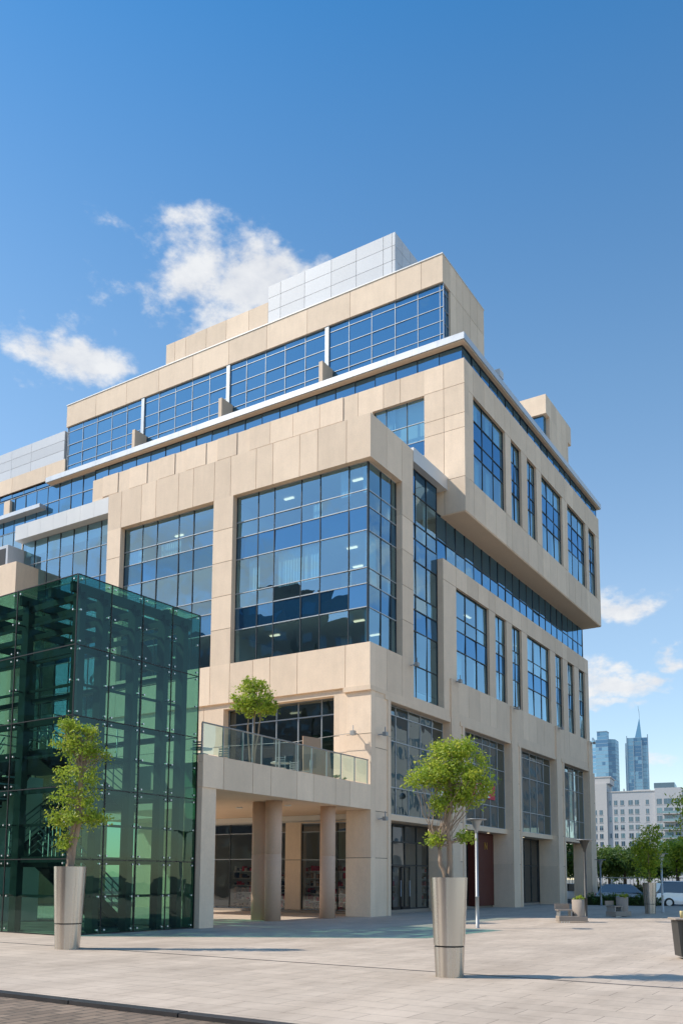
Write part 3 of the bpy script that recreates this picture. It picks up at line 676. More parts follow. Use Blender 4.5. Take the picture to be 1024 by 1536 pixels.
def landing(x0, x1, y0, y1, z):
    mb = MB(); mb.box(x0, x1, y0, y1, z - .22, z); ld = mb.build('landing', M['gsteel'], C)
    r_ = MB()
    for h_ in (.4, .7, 1.05): r_.tube([(x0, y0, z + h_), (x1, y0, z + h_)], .02, 6)
    for i in range(5): x = x0 + (x1 - x0) * i / 4; r_.tube([(x, y0, z), (x, y0, z + 1.05)], .02, 6)
    r_.build('handrail', M['galv'], ld)
flight((3.75, 2.2, .05), (1.0, 2.2, 2.2), 1.1); landing(.55, 1.1, 1.6, 4.4, 2.2)
flight((1.0, 3.7, 2.2), (3.5, 3.7, 4.1), 1.1); landing(3.4, 4.0, 1.6, 4.4, 4.1)
flight((3.6, 2.2, 4.1), (1.0, 2.2, 5.6), 1.1); landing(.55, 3.9, 1.6, 4.6, 5.62)
flight((1.2, 7.2, .05), (1.2, 10.6, 2.4), 1.1); flight((2.9, 10.4, 2.4), (2.9, 6.8, 5.6), 1.1); landing(.55, 3.9, 4.6, 6.8, 5.62)
mb = MB(); mb.lathe([(.52, -.05), (.52, .05)], 28)
ds = mb.build('round_duct', M['black'], C); ds.location = (3.15, .75, 8.9); ds.rotation_euler = (R(90), 0, 0)
# lift shaft inside with pale panels
mb = MB(); mb.box(3.3, 4.5, 7.4, 9.4, 0, 5.4); mb.build('lift_shaft', M['int_white'], C)
mb = MB(); mb.box(.5, W1 - .5, .5, 11, .002, .05); mb.build('pavilion_floor', M['int_floor'], C)
mb = MB(); mb.box(.9, 4.5, 10.9, 11.1, .06, 9.5); mb.build('back_panel', M['int_white'], C)

# ------------------------------------------------------------------ trees
def leaf_cloud(mb, blobs, n, size, seed=0, clump=.16):
    rnd = random.Random(seed)
    ex = []
    for b in blobs:
        for _ in range(9):
            a0, a1 = rnd.uniform(0, 6.283), rnd.uniform(-.6, .9); q = b[3] * rnd.uniform(.85, 1.22)
            ex.append((b[0] + q * cos(a0) * cos(a1), b[1] + q * sin(a0) * cos(a1), b[2] + b[4] * 1.05 * sin(a1), b[3] * rnd.uniform(.14, .26), b[4] * rnd.uniform(.14, .26)))
    blobs = list(blobs) + ex; done = 0; tot = sum(b[3] ** 2 for b in blobs)
    for (cx, cy, cz, rx, rz) in [(b[0], b[1], b[2], b[3], b[4]) for b in blobs]:
        nc = max(3, int(n * rx * rx / tot / 9))
        for _ in range(nc):
            u, v, w = rnd.gauss(0, 1), rnd.gauss(0, 1), rnd.gauss(0, 1); L = math.sqrt(u * u + v * v + w * w) + 1e-6
            rr = rnd.random() ** .42 * (1 + .16 * math.sin(7 * u / L + 3 * w / L + seed) + .12 * math.sin(11 * v / L + seed))
            c_ = Vector((cx + u / L * rx * rr, cy + v / L * rx * rr, cz + w / L * rz * rr))
            dirn = Vector((u / L, v / L, w / L * .6 + .5)).normalized(); base = rnd.random()
            if math.sin(9 * c_.x / (size * 20) + seed) * math.sin(8 * c_.y / (size * 20) + 2 * seed) + .6 * math.sin(10 * c_.z / (size * 20)) < -.42: continue
            for _k in range(9):
                o_ = Vector((rnd.gauss(0, clump), rnd.gauss(0, clump), rnd.gauss(0, clump * .8))) * .6
                p_ = c_ + o_; s_ = size * rnd.uniform(.6, 1.25)
                nn = (dirn + Vector((rnd.gauss(0, .6), rnd.gauss(0, .6), rnd.gauss(0, .6)))).normalized()
                a = nn.cross(Vector((rnd.gauss(0, 1), rnd.gauss(0, 1), rnd.gauss(0, 1)))).normalized(); b_ = nn.cross(a)
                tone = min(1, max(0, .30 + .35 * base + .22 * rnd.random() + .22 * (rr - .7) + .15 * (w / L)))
                mb.face([p_ - a * s_, p_ - b_ * s_ * .42 + nn * s_ * .1, p_ + a * s_, p_ + b_ * s_ * .42 + nn * s_ * .1], 0, tone)
def limb(mb, a, b_, r0, r1, rnd, k=5, wob=.05):
    a = Vector(a); b_ = Vector(b_); pts = []; rs = []
    for i in range(k + 1):
        t = i / k; q = a.lerp(b_, t)
        if 0 < i < k: q += Vector((rnd.gauss(0, wob), rnd.gauss(0, wob), 0))
        pts.append(q); rs.append(r0 + (r1 - r0) * t)
    mb.tube(pts, rs, 8, tone=rnd.random())
    return pts
def tree(name, loc, stems, blobs, n, size, label, cat='tree', group=None, leafm='leaf', barkm='bark', seed=1, rz=0, clump=.16, twigs=26, tr=.07):
    o = empty(name, loc, rz, label, cat, group); rnd = random.Random(seed)
    tk = MB(); br = MB()
    for s_ in stems:
        pts = [Vector(q) for q in s_]; k = len(pts)
        fine = []
        for i in range(k - 1):
            for j in range(4): fine.append(pts[i].lerp(pts[i + 1], j / 4) + Vector((rnd.gauss(0, tr * .16), rnd.gauss(0, tr * .16), 0)))
        fine.append(pts[-1]); m_ = len(fine)
        tk.tube(fine, [tr * (1.12 - .62 * i / m_) for i in range(m_)], 9, tone=.5)
        top = pts[-1]
        for b in blobs:
            for _ in range(max(2, twigs // len(blobs))):
                a0, a1 = rnd.uniform(0, 2 * pi), rnd.uniform(-.5, 1)
                e = Vector((b[0] + b[3] * .8 * cos(a0) * rnd.random(), b[1] + b[3] * .8 * sin(a0) * rnd.random(), b[2] + b[4] * a1 * .8))
                src = min(fine[m_ // 3:], key=lambda q: (q - e).length + .6 * max(0, q.z - e.z + .1))
                limb(br, src, e, tr * .20, tr * .05, rnd, 4, .05)
    tk.build('trunk', M[barkm], o)
    if br.f: br.build('branches', M[barkm], o).name = 'limbs'
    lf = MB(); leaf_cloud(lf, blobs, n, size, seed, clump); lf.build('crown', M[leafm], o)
    return o
def planter(name, loc, h, rt, rb_, label, group='tall tapered steel planters', rz=0):
    o = empty(name, loc, rz, label, 'planter', group); n_ = 20
    mb = MB(); zs = h * .30
    rm = rb_ + (rt - rb_) * .30
    prof = [(rb_, 0), (rm - .003, zs), (rm - .014, zs + .002), (rm - .014, zs + .018), (rm + .001, zs + .02), (rt, h), (rt - .03, h), (rt - .035, h - .12)]
    mb.lathe([(rb_, 0), (rm, zs)], 64, cap=False); mb.lathe([(rm, zs), (rm - .016, zs + .001)], 64, cap=False, smooth=False); mb.lathe([(rm - .016, zs + .001), (rm - .016, zs + .027)], 64, cap=False, mi=1); mb.lathe([(rm - .016, zs + .027), (rm + .004, zs + .028)], 64, cap=False, smooth=False, mi=1)
    mb.lathe([(rm + .004, zs + .028), (rt, h)], 64, cap=False); mb.lathe([(rt, h), (rt - .025, h)], 64, cap=False, smooth=False); mb.lathe([(rt - .025, h), (rt - .035, h - .14)], 64, cap=False)
    mb.build('shell', [M['steel'], M['black']], o)
    mb = MB(); mb.lathe([(rt - .036, h - .13), (.01, h - .10)], 24, cap=False); mb.build('soil', M['soil'], o)
    return o
P1, P2, P3 = (-19.52, -12.98, 0), (-19.35, -3.02, 0), (12.82, -8.98, 0)
planter('steel_planter', P1, 1.72, .325, .245, 'brushed steel tapered planter standing before the colonnade, largest in view')
planter('steel_planter', P2, 1.93, .38, .285, 'brushed steel tapered planter in front of the green glass pavilion')
planter('steel_planter', P3, 1.56, .34, .25, 'brushed steel tapered planter out by the parked cars')
# local x of the view for tree shapes: right = (0.533,-0.846)
VR = Vector((.533, -.846, 0))
def vr(u, z, d=0): return (VR.x * u + .846 * d, VR.y * u + .533 * d, z)
tg = 'trees growing in the steel planters'
def bl(u, z, r, rz_, d=0): q = vr(u, z, d); return (q[0], q[1], q[2], r, rz_)
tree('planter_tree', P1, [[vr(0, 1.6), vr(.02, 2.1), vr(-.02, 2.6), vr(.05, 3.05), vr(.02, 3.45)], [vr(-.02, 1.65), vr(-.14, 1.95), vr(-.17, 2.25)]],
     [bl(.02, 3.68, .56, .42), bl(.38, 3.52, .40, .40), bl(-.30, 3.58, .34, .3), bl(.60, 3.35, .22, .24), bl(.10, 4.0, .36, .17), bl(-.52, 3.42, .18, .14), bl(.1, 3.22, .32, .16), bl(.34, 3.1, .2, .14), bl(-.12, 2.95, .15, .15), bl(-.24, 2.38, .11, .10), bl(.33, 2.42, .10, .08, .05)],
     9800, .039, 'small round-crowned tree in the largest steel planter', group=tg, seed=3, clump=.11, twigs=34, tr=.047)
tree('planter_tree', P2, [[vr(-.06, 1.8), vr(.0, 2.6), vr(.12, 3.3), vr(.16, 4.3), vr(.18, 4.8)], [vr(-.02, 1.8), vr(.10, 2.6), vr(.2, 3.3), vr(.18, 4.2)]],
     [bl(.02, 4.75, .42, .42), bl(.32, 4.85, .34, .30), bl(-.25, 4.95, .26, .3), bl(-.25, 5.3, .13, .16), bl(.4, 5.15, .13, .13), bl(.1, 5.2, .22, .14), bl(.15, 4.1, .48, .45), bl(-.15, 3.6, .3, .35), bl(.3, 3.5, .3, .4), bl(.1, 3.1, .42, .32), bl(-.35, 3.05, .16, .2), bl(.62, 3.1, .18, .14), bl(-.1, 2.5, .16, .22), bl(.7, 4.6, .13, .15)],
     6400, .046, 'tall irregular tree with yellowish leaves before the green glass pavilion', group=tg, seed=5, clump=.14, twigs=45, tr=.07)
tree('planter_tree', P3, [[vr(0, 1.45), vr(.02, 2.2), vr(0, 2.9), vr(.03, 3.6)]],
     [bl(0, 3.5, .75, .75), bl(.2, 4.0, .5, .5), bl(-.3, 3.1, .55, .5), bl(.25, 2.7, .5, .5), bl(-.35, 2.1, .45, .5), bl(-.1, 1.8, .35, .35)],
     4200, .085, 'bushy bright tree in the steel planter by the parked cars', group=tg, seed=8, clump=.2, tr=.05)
tree('terrace_tree', (-6.6, 1.5, 5.6), [[vr(0, 0), vr(-.1, .9), vr(-.2, 1.9), vr(-.15, 2.6)], [vr(.05, 0), vr(.1, 1), vr(.25, 1.9), vr(.3, 2.5)], [vr(.12, 0), vr(.05, .9), vr(.05, 2.1), vr(.1, 2.8)]],
     [bl(.05, 3.2, .72, .48), bl(-.4, 2.95, .42, .3), bl(.5, 3.1, .4, .35), bl(0, 3.65, .42, .25), bl(.1, 2.6, .5, .22), bl(.72, 2.75, .2, .15)],
     4300, .07, 'multi-stemmed leafy tree behind the glass balustrade of the terrace', seed=11, clump=.16, tr=.04)
mb = MB(); mb.lathe([(.26, 5.602), (.34, 6.1), (.31, 6.1), (.30, 6.0)], 24, -6.6, 1.5, cap=False); tag(mb.build('tree_pot', M['conc']), 'round pot holding the tree on the terrace', 'pot')
# furniture on the terrace
mb = MB(); mb.box(-.44, .44, -.03, .03, 0, 2.15)
bd = mb.build('plywood_board', M['wood']); bd.location = (-2.8, 1.2, 5.61); bd.rotation_euler = (R(-8), R(3), R(-28)); tag(bd, 'brown board standing upright on the terrace behind the glass', 'board')
mb = MB(); mb.box(-.4, .4, -.03, .03, 0, 1.7)
bd = mb.build('plywood_board', M['wood']); bd.location = (-1.75, 1.25, 5.61); bd.rotation_euler = (R(-10), 0, R(-28)); tag(bd, 'darker lower board leaning on the terrace beside the corner pier', 'board')
def cafe_table(loc, label, first=None):
    if first: o = copy_tree(first); o.location = loc; o['label'] = label; return o
    o = empty('terrace_table', loc, 0, label, 'table', 'cafe tables on the terrace')
    mb = MB(); mb.lathe([(.40, .72), (.40, .75)], 24); mb.build('table_top', M['galv'], o)
    mb = MB(); mb.lathe([(.03, .03), (.03, .72)], 10); mb.build('leg', M['galv'], o)
    mb = MB(); mb.lathe([(.22, 0), (.2, .03)], 20); mb.build('base', M['galv'], o); return o
def chair(loc, rz, label, first=None):
    if first: o = copy_tree(first); o.location = loc; o.rotation_euler = (0, 0, rz); o['label'] = label; return o
    o = empty('terrace_chair', loc, rz, label, 'chair', 'metal chairs on the terrace')
    mb = MB(); mb.box(-.2, .2, -.2, .2, .43, .46); mb.build('seat', M['galv'], o, .01)
    mb = MB()
    for k in range(4): mb.box(-.19, .19, .19, .21, .55 + k * .09, .6 + k * .09)
    mb.build('backrest', M['galv'], o)
    for sx in (-1, 1):
        mb = MB(); mb.tube([(sx * .19, -.19, 0), (sx * .18, -.18, .43)], .014, 8); mb.build('leg', M['galv'], o)
        mb = MB(); mb.tube([(sx * .19, .22, 0), (sx * .19, .2, .45), (sx * .19, .22, .92)], .014, 8); mb.build('leg', M['galv'], o)
    return o
t1 = cafe_table((-5.0, 1.3, 5.6), 'round metal cafe table on the terrace just past the tree')
cafe_table((-9.6, 1.5, 5.6), 'round metal cafe table on the terrace close to the glass pavilion', t1)
c1 = chair((-5.5, .9, 5.6), R(120), 'metal slatted chair between the terrace tree and its table')
for (x, y, a, l) in ((-4.3, 1.2, -80, 'metal slatted chair on the terrace facing the table past the tree'), (-4.0, .7, 200, 'metal slatted chair on the terrace nearest the upright board'), (-8.8, 1.2, -70, 'metal slatted chair on the terrace beyond the table near the pavilion'), (-10.2, 1.0, 100, 'metal slatted chair on the terrace nearest the glass pavilion')):
    chair((x, y, 5.6), R(a), l, c1)
def shrub(name, loc, r, h, n, size, label, cat='plant', group=None, leafm='leaf_dark', seed=1):
    mb = MB(); leaf_cloud(mb, [(0, 0, h * .55, r, h * .5)], n, size, seed, .06); o = mb.build(name, M[leafm]); o.location = loc; tag(o, label, cat, group); return o
shrub('potted_grass', (-1.5, .6, 5.62), .28, .5, 260, .07, 'low spiky green plant on the terrace floor under the boards', seed=4)

# ------------------------------------------------------------------ street lamps
def lamp(loc, h, label, mt='galv'):
    o = empty('street_lamp', loc, 0, label, 'street lamp', 'pole lamps with funnel heads on the plaza')
    mb = MB(); mb.lathe([(.10, 0), (.10, .02), (.062, .025), (.060, h * .28), (.066, h * .282), (.066, h * .29), (.056, h * .292), (.048, h - .48)], 20); mb.build('pole', M[mt], o)
    mb = MB(); mb.lathe([(.055, h - .48), (.07, h - .40), (.13, h - .2), (.2, h - .06), (.2, h - .03), (.07, h - .03)], 24, cap=False); mb.build('lamp_head', M[mt], o)
    mb = MB(); mb.lathe([(.36, h - .03), (.37, h - .01), (.36, h)], 28); mb.build('lamp_disc', M['galv'], o); return o
lamp((-5.13, -7.3, 0), 3.78, 'galvanised pole lamp beside the largest steel planter')
lamp((2.19, -8.89, 0), 3.32, 'pole lamp rising behind the concrete bench with planter box', 'bin')
lamp((15.21, -9.08, 0), 3.1, 'pale pole lamp next to the steel planter by the parked cars', 'canopy')
lamp((24.2, -3.3, 0), 3.0, 'thin distant pole lamp at the far corner of the building')
# lamp head hanging on the facade
o = empty('bracket_lamp', (5.9, 0.3, 4.8), 0, 'small white globe lamp on a thin bracket beside the second floor window', 'lamp')
mb = MB(); mb.tube([(0, .1, -.4), (0, -.9, -.4), (0, -.9, 1.1)], .014, 8); mb.build('bracket', M['galv'], o)
mb = MB(); mb.lathe([(.02, .95), (.17, 1.0), (.2, 1.1), (.14, 1.22), (.03, 1.28)], 20, 0, -.9); mb.build('shade', M['white'], o)

# ------------------------------------------------------------------ benches with planter boxes
def bench_set(loc, rz, label, seed, slats):
    o = empty('bench_planter', loc, rz, label, 'bench', 'concrete benches with planter boxes')
    mb = MB(); mb.box(-1.0, .95, -.4, .4, .06, .34); mb.build('base', M['conc'], o, .02)
    mb = MB()
    for k in range(5): mb.box(-1.05, -.05, -.36 + k * .15, -.25 + k * .15, .62, .68)
    mb.build('seat', M['conc'], o)
    mb = MB(); mb.box(-1.05, -.05, .36, .42, .70, .98)
    mb.build('backrest', M['conc'], o)
    for x in (-.95, -.15):
        mb = MB(); mb.box(x, x + .08, -.32, .36, .34, .62); mb.build('leg', M['galv'], o)
    mb = MB(); mb.lathe([(.40, .34), (.42, 1.22), (.37, 1.22), (.36, 1.1)], 28, .45, 0, cap=False); mb.build('planter_box', M['conc'], o)
    mb = MB()
    for k in range(4): mb.box(-.85 + k * .17, -.78 + k * .17, -.36, -.3, 0, .06)
    mb.build('foot', M['chrome'], o)
    lf = MB(); leaf_cloud(lf, [(.45, 0, 1.25, .36, .17)], 420, .05, seed, .06); lf.build('plant', M['leaf'], o); o.scale = (.58, .7, .74); return o
bench_set((1.25, -8.6, 0), math.atan2(-.846, .533), 'pale concrete bench with round planter of green leaves before the last pillars', 2, 0)
bench_set((7.9, -8.7, 0), math.atan2(-.846, .533) + R(35), 'concrete bench with planter tub between the pole lamp and far steel planter', 6, 1)

# ------------------------------------------------------------------ litter bin with things on it
o = empty('litter_bin', (-13.2, -16.02, 0), math.atan2(-.90, .43), 'dark grey metal litter bin with open slot at the plaza edge', 'litter bin')
mb = MB(); mb.prism([(-.50, .06), (.50, .06), (.56, .82), (-.56, .82)], 'y', -.26, .30); mb.build('body', M['bin'], o, .012)
mb = MB(); mb.box(-.46, .46, -.285, -.262, .10, .46); mb.box(-.46, .46, -.285, -.262, .48, .68); mb.build('door', M['bin'], o, .006)
mb = MB(); mb.box(-.44, .44, -.27, -.261, .70, .80); mb.build('slot', M['black'], o)
mb = MB(); mb.box(-.62, .62, -.33, .34, .84, .88); mb.build('lid', M['conc'], o, .008)
mb = MB(); mb.box(-.38, .46, -.292, -.286, .465, .478); mb.build('trim', M['canopy'], o)
for x in (-.4, .28):
    mb = MB(); mb.box(x, x + .14, -.24, -.10, 0, .058); mb.build('foot', M['canopy'], o)
def at_bin(u, v, z): a = math.atan2(-.90, .43); return (-13.2 + cos(a) * u - sin(a) * v, -16.02 + sin(a) * u + cos(a) * v, z)
mb = MB(); mb.prism([(-.12, 0), (.12, 0), (.10, .20), (-.10, .20)], 'y', -.06, .06, 0); mb.box(-.105, .105, -.061, .061, .201, .31, 1)
q = mb.build('shopping_bag', [mat_plain('blue_bag', (.03, .14, .42), .5), mat_plain('beige_paper', (.55, .42, .3), .8)]); q.location = at_bin(-.16, .05, .882); q.rotation_euler = (0, 0, -1.1); tag(q, 'blue bag with beige top left on the litter bin', 'bag')
mb = MB(); mb.lathe([(.03, 0), (.04, .14), (.038, .15)], 14); q = mb.build('paper_cup', mat_plain('cup_yellow', (.7, .6, .3), .6)); q.location = at_bin(-.42, -.06, .882); tag(q, 'pale paper cup on the litter bin beside the blue bag', 'cup')

# low dark table-like bench behind
o = empty('long_table', (20.5, -12.9, 0), math.atan2(-.846, .533), 'long dark table with pale top edge beyond the far steel planter', 'table')
mb = MB(); mb.box(-2.6, 2.6, -.4, .4, .98, 1.05); mb.build('table_top', M['canopy'], o)
mb = MB(); mb.box(-2.55, 2.55, -.36, .36, .78, .975); mb.build('apron', M['black'], o)
for x in (-2.4, -.8, .8, 2.3):
    mb = MB(); mb.box(x, x + .12, -.34, .34, 0, .775); mb.build('leg', M['bin'], o)

# ------------------------------------------------------------------ parked cars
def car_proto(name, loc, rz, paint, label, suv=False):
    o = empty(name, loc, rz, label, 'car', 'cars parked beyond the plaza'); H_ = 1.72 if suv else 1.46; L = 2.25
    w = .90; bt = .95 if suv else .86
    def shell(prof, ws, mi):
        mb = MB()   # prof: (x,z,halfwidth)
        n = len(prof); 
        for s_ in (-1, 1): mb.face([(p_[0], s_ * p_[2], p_[1]) for p_ in (prof if s_ < 0 else prof[::-1])], mi, .5)
        for i in range(n):
            a, b_ = prof[i], prof[(i + 1) % n]; mb.face([(a[0], -a[2], a[1]), (a[0], a[2], a[1]), (b_[0], b_[2], b_[1]), (b_[0], -b_[2], b_[1])], mi, .5)
        return mb
    body = shell([(-L, .34, w - .05), (-L - .02, .62, w), (-L + .08, bt - .02, w - .03), (-1.6, bt + .03, w - .03), (.95, bt + .02, w - .04), (1.75, bt - .1, w - .07), (L - .05, .72, w - .1), (L, .5, w - .08), (L - .05, .28, w - .08), (1.0, .22, w), (-1.0, .22, w)], 0, 0)
    bo = body.build('body', paint, o, .05)
    cb = shell([(-L + .15, bt, w - .08), (-1.85, H_ - .1, w - .22), (-1.4, H_, w - .25), (.15, H_, w - .25), (.45, H_ - .06, w - .23), (1.05, bt, w - .09)], 0, 0)
    cb.build('cabin', M['carglass'], o, .03)
    mb = MB(); mb.box(-1.75, .35, -(w - .24), w - .24, H_ - .02, H_ + .03); mb.build('roof', paint, o, .02)
    for x in (-1.42, 1.38):
        for s_ in (-1, 1):
            mb = MB(); mb.tube([(x, s_ * (w - .18), .32), (x, s_ * (w + .01), .32)], .32, 24); wh = mb.build('wheel', M['tyre'], o)
            mb = MB(); mb.tube([(x, s_ * (w + .0), .32), (x, s_ * (w + .02), .32)], .2, 16); mb.build('rim', M['chrome'], wh)
    for s_ in (-1, 1):
        mb = MB(); mb.box(L - .12, L - .0, s_ * .52, s_ * .80, .58, .72); mb.build('headlight', M['white'], o, .01)
        mb = MB(); mb.box(-L - .03, -L + .08, s_ * .55, s_ * .84, .62, .8); mb.build('tail_light', M['red'], o, .01)
        mb = MB(); mb.box(.62, .8, s_ * (w + .02), s_ * (w + .16), bt, bt + .14); mb.build('mirror', paint, o, .02)
    return o
wp, sp, dp, bp_ = car_paint('white_car', (.85, .87, .9)), car_paint('silver_car', (.55, .60, .68)), car_paint('dark_car', (.03, .035, .045)), car_paint('blue_grey_car', (.2, .27, .36))
car_proto('parked_car', (29.3, -7.6, -.12), R(-62), wp, 'white estate car parked behind the second bench planter', True)
car_proto('parked_car', (33.2, -2.7, -.12), R(-75), bp_, 'blue-grey car parked next to the end pillar')
car_proto('parked_car', (31.4, -11.9, -.12), R(-80), dp, 'dark car parked behind the far steel planter', True)
car_proto('parked_car', (40.5, -14.6, -.12), R(-100), sp, 'silver car parked further back behind the long table')
car_proto('parked_car', (38.4, 3.0, -.12), R(-70), sp, 'silver car seen through the last opening of the colonnade')
def hedge(loc, rz, L, h, w, n, label, seed):
    mb = MB(); k = int(L / .5)
    leaf_cloud(mb, [(-L / 2 + L * (i + .5) / k, 0, h * .5, w * .6, h * .55) for i in range(k)], n, .08, seed, .12)
    mb.box(-L / 2, L / 2, -w * .3, w * .3, 0, h * .75, 0, 0.0)
    q = mb.build('hedge', M['leaf_dark']); q.location = loc; q.rotation_euler = (0, 0, rz); tag(q, label, 'hedge'); return q
hedge((26.2, -4.0, 0), R(-80), 4.6, .75, .8, 1800, 'low dark clipped hedge in front of the blue-grey car', 3)
hedge((48.5, -6, -.12), R(-80), 40, 1.5, 1.2, 5000, 'long dark hedge along the far side of the road', 9)
# far fence along the road
o = empty('street_fence', (47, -4, -.12), R(-80), 'long dark metal fence along the far side of the road', 'fence')
mb = MB(); mb.box(-22, 22, -.03, .03, 1.95, 2.03); mb.box(-22, 22, -.02, .02, .3, .36); mb.build('rail', M['galv'], o)
mb = MB()
for k in range(150): mb.box(-22 + k * .293, -21.96 + k * .293, -.01, .01, .1, 1.95)
mb.build('bars', M['bin'], o).name = 'fence_panel'

# ------------------------------------------------------------------ background trees
def at(px, D, z=0):
    """world point at bearing of a photo column and a distance from the viewpoint"""
    f = (px - 507.66) / 1323.7; a = math.atan2(.533 * 1 if 0 else .5333, .8459)
    dx, dy = .8459 + .5329 * f, .5335 - .8462 * f; L = math.hypot(dx, dy); return (CAM.x + dx / L * D, CAM.y + dy / L * D, z)
def bgtree(px, D, h, r, label, seed, leafm='leaf_dark', n=5200, size=.19, name='street_tree', grp='trees along the far side of the road'):
    rnd = random.Random(seed); b = []
    for k in range(7):
        a = rnd.uniform(0, 2 * pi); q = rnd.uniform(.2, .75) * r; b.append((q * cos(a), q * sin(a), h * rnd.uniform(.55, .85), r * rnd.uniform(.4, .6), h * rnd.uniform(.13, .2)))
    b.append((0, 0, h * .72, r * .8, h * .25))
    return tree(name, at(px, D, -.12), [[(0, 0, 0), (.05, .05, h * .3), (0, .1, h * .6)]], b, n, size, label, 'tree', grp, leafm, 'bark_dark', seed, clump=.35, twigs=16, tr=.16)
bgtree(893, 88, 5.2, 2.6, 'dark green street tree closest to the end of the building', 21)
bgtree(912, 92, 5.1, 2.3, 'wide dark street tree second from the building end', 22)
bgtree(936, 90, 5.2, 2.6, 'dark spreading street tree beyond the white estate car', 23)
bgtree(955, 96, 4.3, 2.0, 'low dark street tree showing beside the bright planter tree', 24)
bgtree(992, 84, 4.4, 1.6, 'dark street tree partly behind the pale pole lamp', 25)
bgtree(1014, 80, 5.4, 1.7, 'brighter street tree at the edge of the view past the long table', 26, 'leaf', 3600, .16)
bgtree(1056, 46, 7.0, 1.7, 'tall bright tree whose twigs reach in high at the edge of the view', 27, 'leaf', 3200, .1, grp='tall trees at the plaza side')
bgtree(865, 84, 5.2, 2.4, 'dark street tree visible through the last opening of the colonnade', 28)
bgtree(828, 90, 5.4, 2.4, 'dark street tree behind the shop glass of the third bay', 29)

# ------------------------------------------------------------------ apartment building
def facing(px, D): p_ = at(px, D); return math.atan2(p_[1] - CAM.y, p_[0] - CAM.x) - pi / 2
D = 340; s = D * .952 / 1324.0
A0 = empty('apartment_building', at(887, D, 0), facing(887, D) - R(8), 'long pale grey apartment block with small square windows behind the trees', 'apartment building')
def u_(px): return (px - 887) * s * .952
def z_(py): return 1.7 + (1321 - py) * s
mb = MB(); mb.box(u_(880), u_(912), 0, 16, 0, z_(1176)); mb.box(u_(891), u_(917), .6, 14, z_(1176), z_(1167)); mb.box(u_(889), u_(919), .4, 14.2, z_(1167), z_(1165.5)); mb.build('wall', M['apt2'], A0)
mb = MB(); mb.box(u_(912), u_(984), .8, 16, 0, z_(1190)); mb.build('wall', M['apt'], A0)
mb = MB(); mb.box(u_(912), u_(984), .6, 16, z_(1190), z_(1188.5)); mb.build('parapet', M['apt2'], A0)
mb = MB(); mb.box(u_(984), u_(1024), -.6, 16, 0, z_(1186)); mb.build('wall', M['apt'], A0)
mb = MB(); mb.box(u_(983), u_(1013), 0.5, 14, z_(1186), z_(1178)); mb.build('roof_house', M['apt_win'], A0)
mb = MB(); mb.box(u_(950), u_(976), 4, 9, z_(1188.5), z_(1186)); mb.box(u_(936), u_(938), 3, 4, z_(1188.5), z_(1184)); mb.build('roof_house', M['apt2'], A0)
mb = MB(); mb.box(u_(1024), u_(1090), .2, 16, 0, z_(1194)); mb.build('wall', M['apt'], A0)
ry = [1206, 1219.5, 1231, 1243, 1255.5, 1267.5, 1280, 1292]
def win(px, py, w_, h_, y, m_='apt_win'):
    mb = MB(); x0, x1, z0, z1 = u_(px - w_ / 2), u_(px + w_ / 2), z_(py + h_ / 2), z_(py - h_ / 2)
    mb.box(x0 - .12, x1 + .12, y - .10, y - .004, z0 - .25, z0 - .1, 1); mb.box(x0, x1, y - .04, y - .005, z0, z1, 0); mb.box(x0 - .0, x0 + .12, y - .09, y - .041, z0, z1, 1); mb.box((x0 + x1) / 2 - .07, (x0 + x1) / 2 + .07, y - .09, y - .041, z0, z1, 2)
    mb.build('window', [M[m_], M['apt2'], M['haze_frame']], A0)
rw = random.Random(4)
for k, py in enumerate(ry):
    for px, w_ in ((894.5, 3), (902.4, 5.6)):
        if k: win(px, py + .8, w_, 7, 0)
    for px, w_ in ((916.2, 3), (924.5, 5.5), (934.3, 6), (947, 7), (956.5, 6.5), (972, 5)):
        if px == 916.2 and k % 2: continue
        win(px, py, w_, 7, .8, 'apt_win' if rw.random() < .8 else 'apt_green')
    for px, w_ in ((990, 8), (1003, 13), (1016, 8)): win(px, py, w_, 8, -.6, 'apt_green' if rw.random() < .5 else 'apt_win')
    if k:
        mb = MB(); mb.box(u_(995), u_(1020), -2.2, -.6, z_(py + 5.6), z_(py + 4.6)); bq = mb.build('balcony', M['apt2'], A0)
        mb = MB(); mb.box(u_(995), u_(1020), -2.2, -2.14, z_(py + 4.6), z_(py + 1.2)); mb.build('railing', M['apt_green'], bq)
    for px in (1034, 1044): win(px, py, 6, 7, .2)

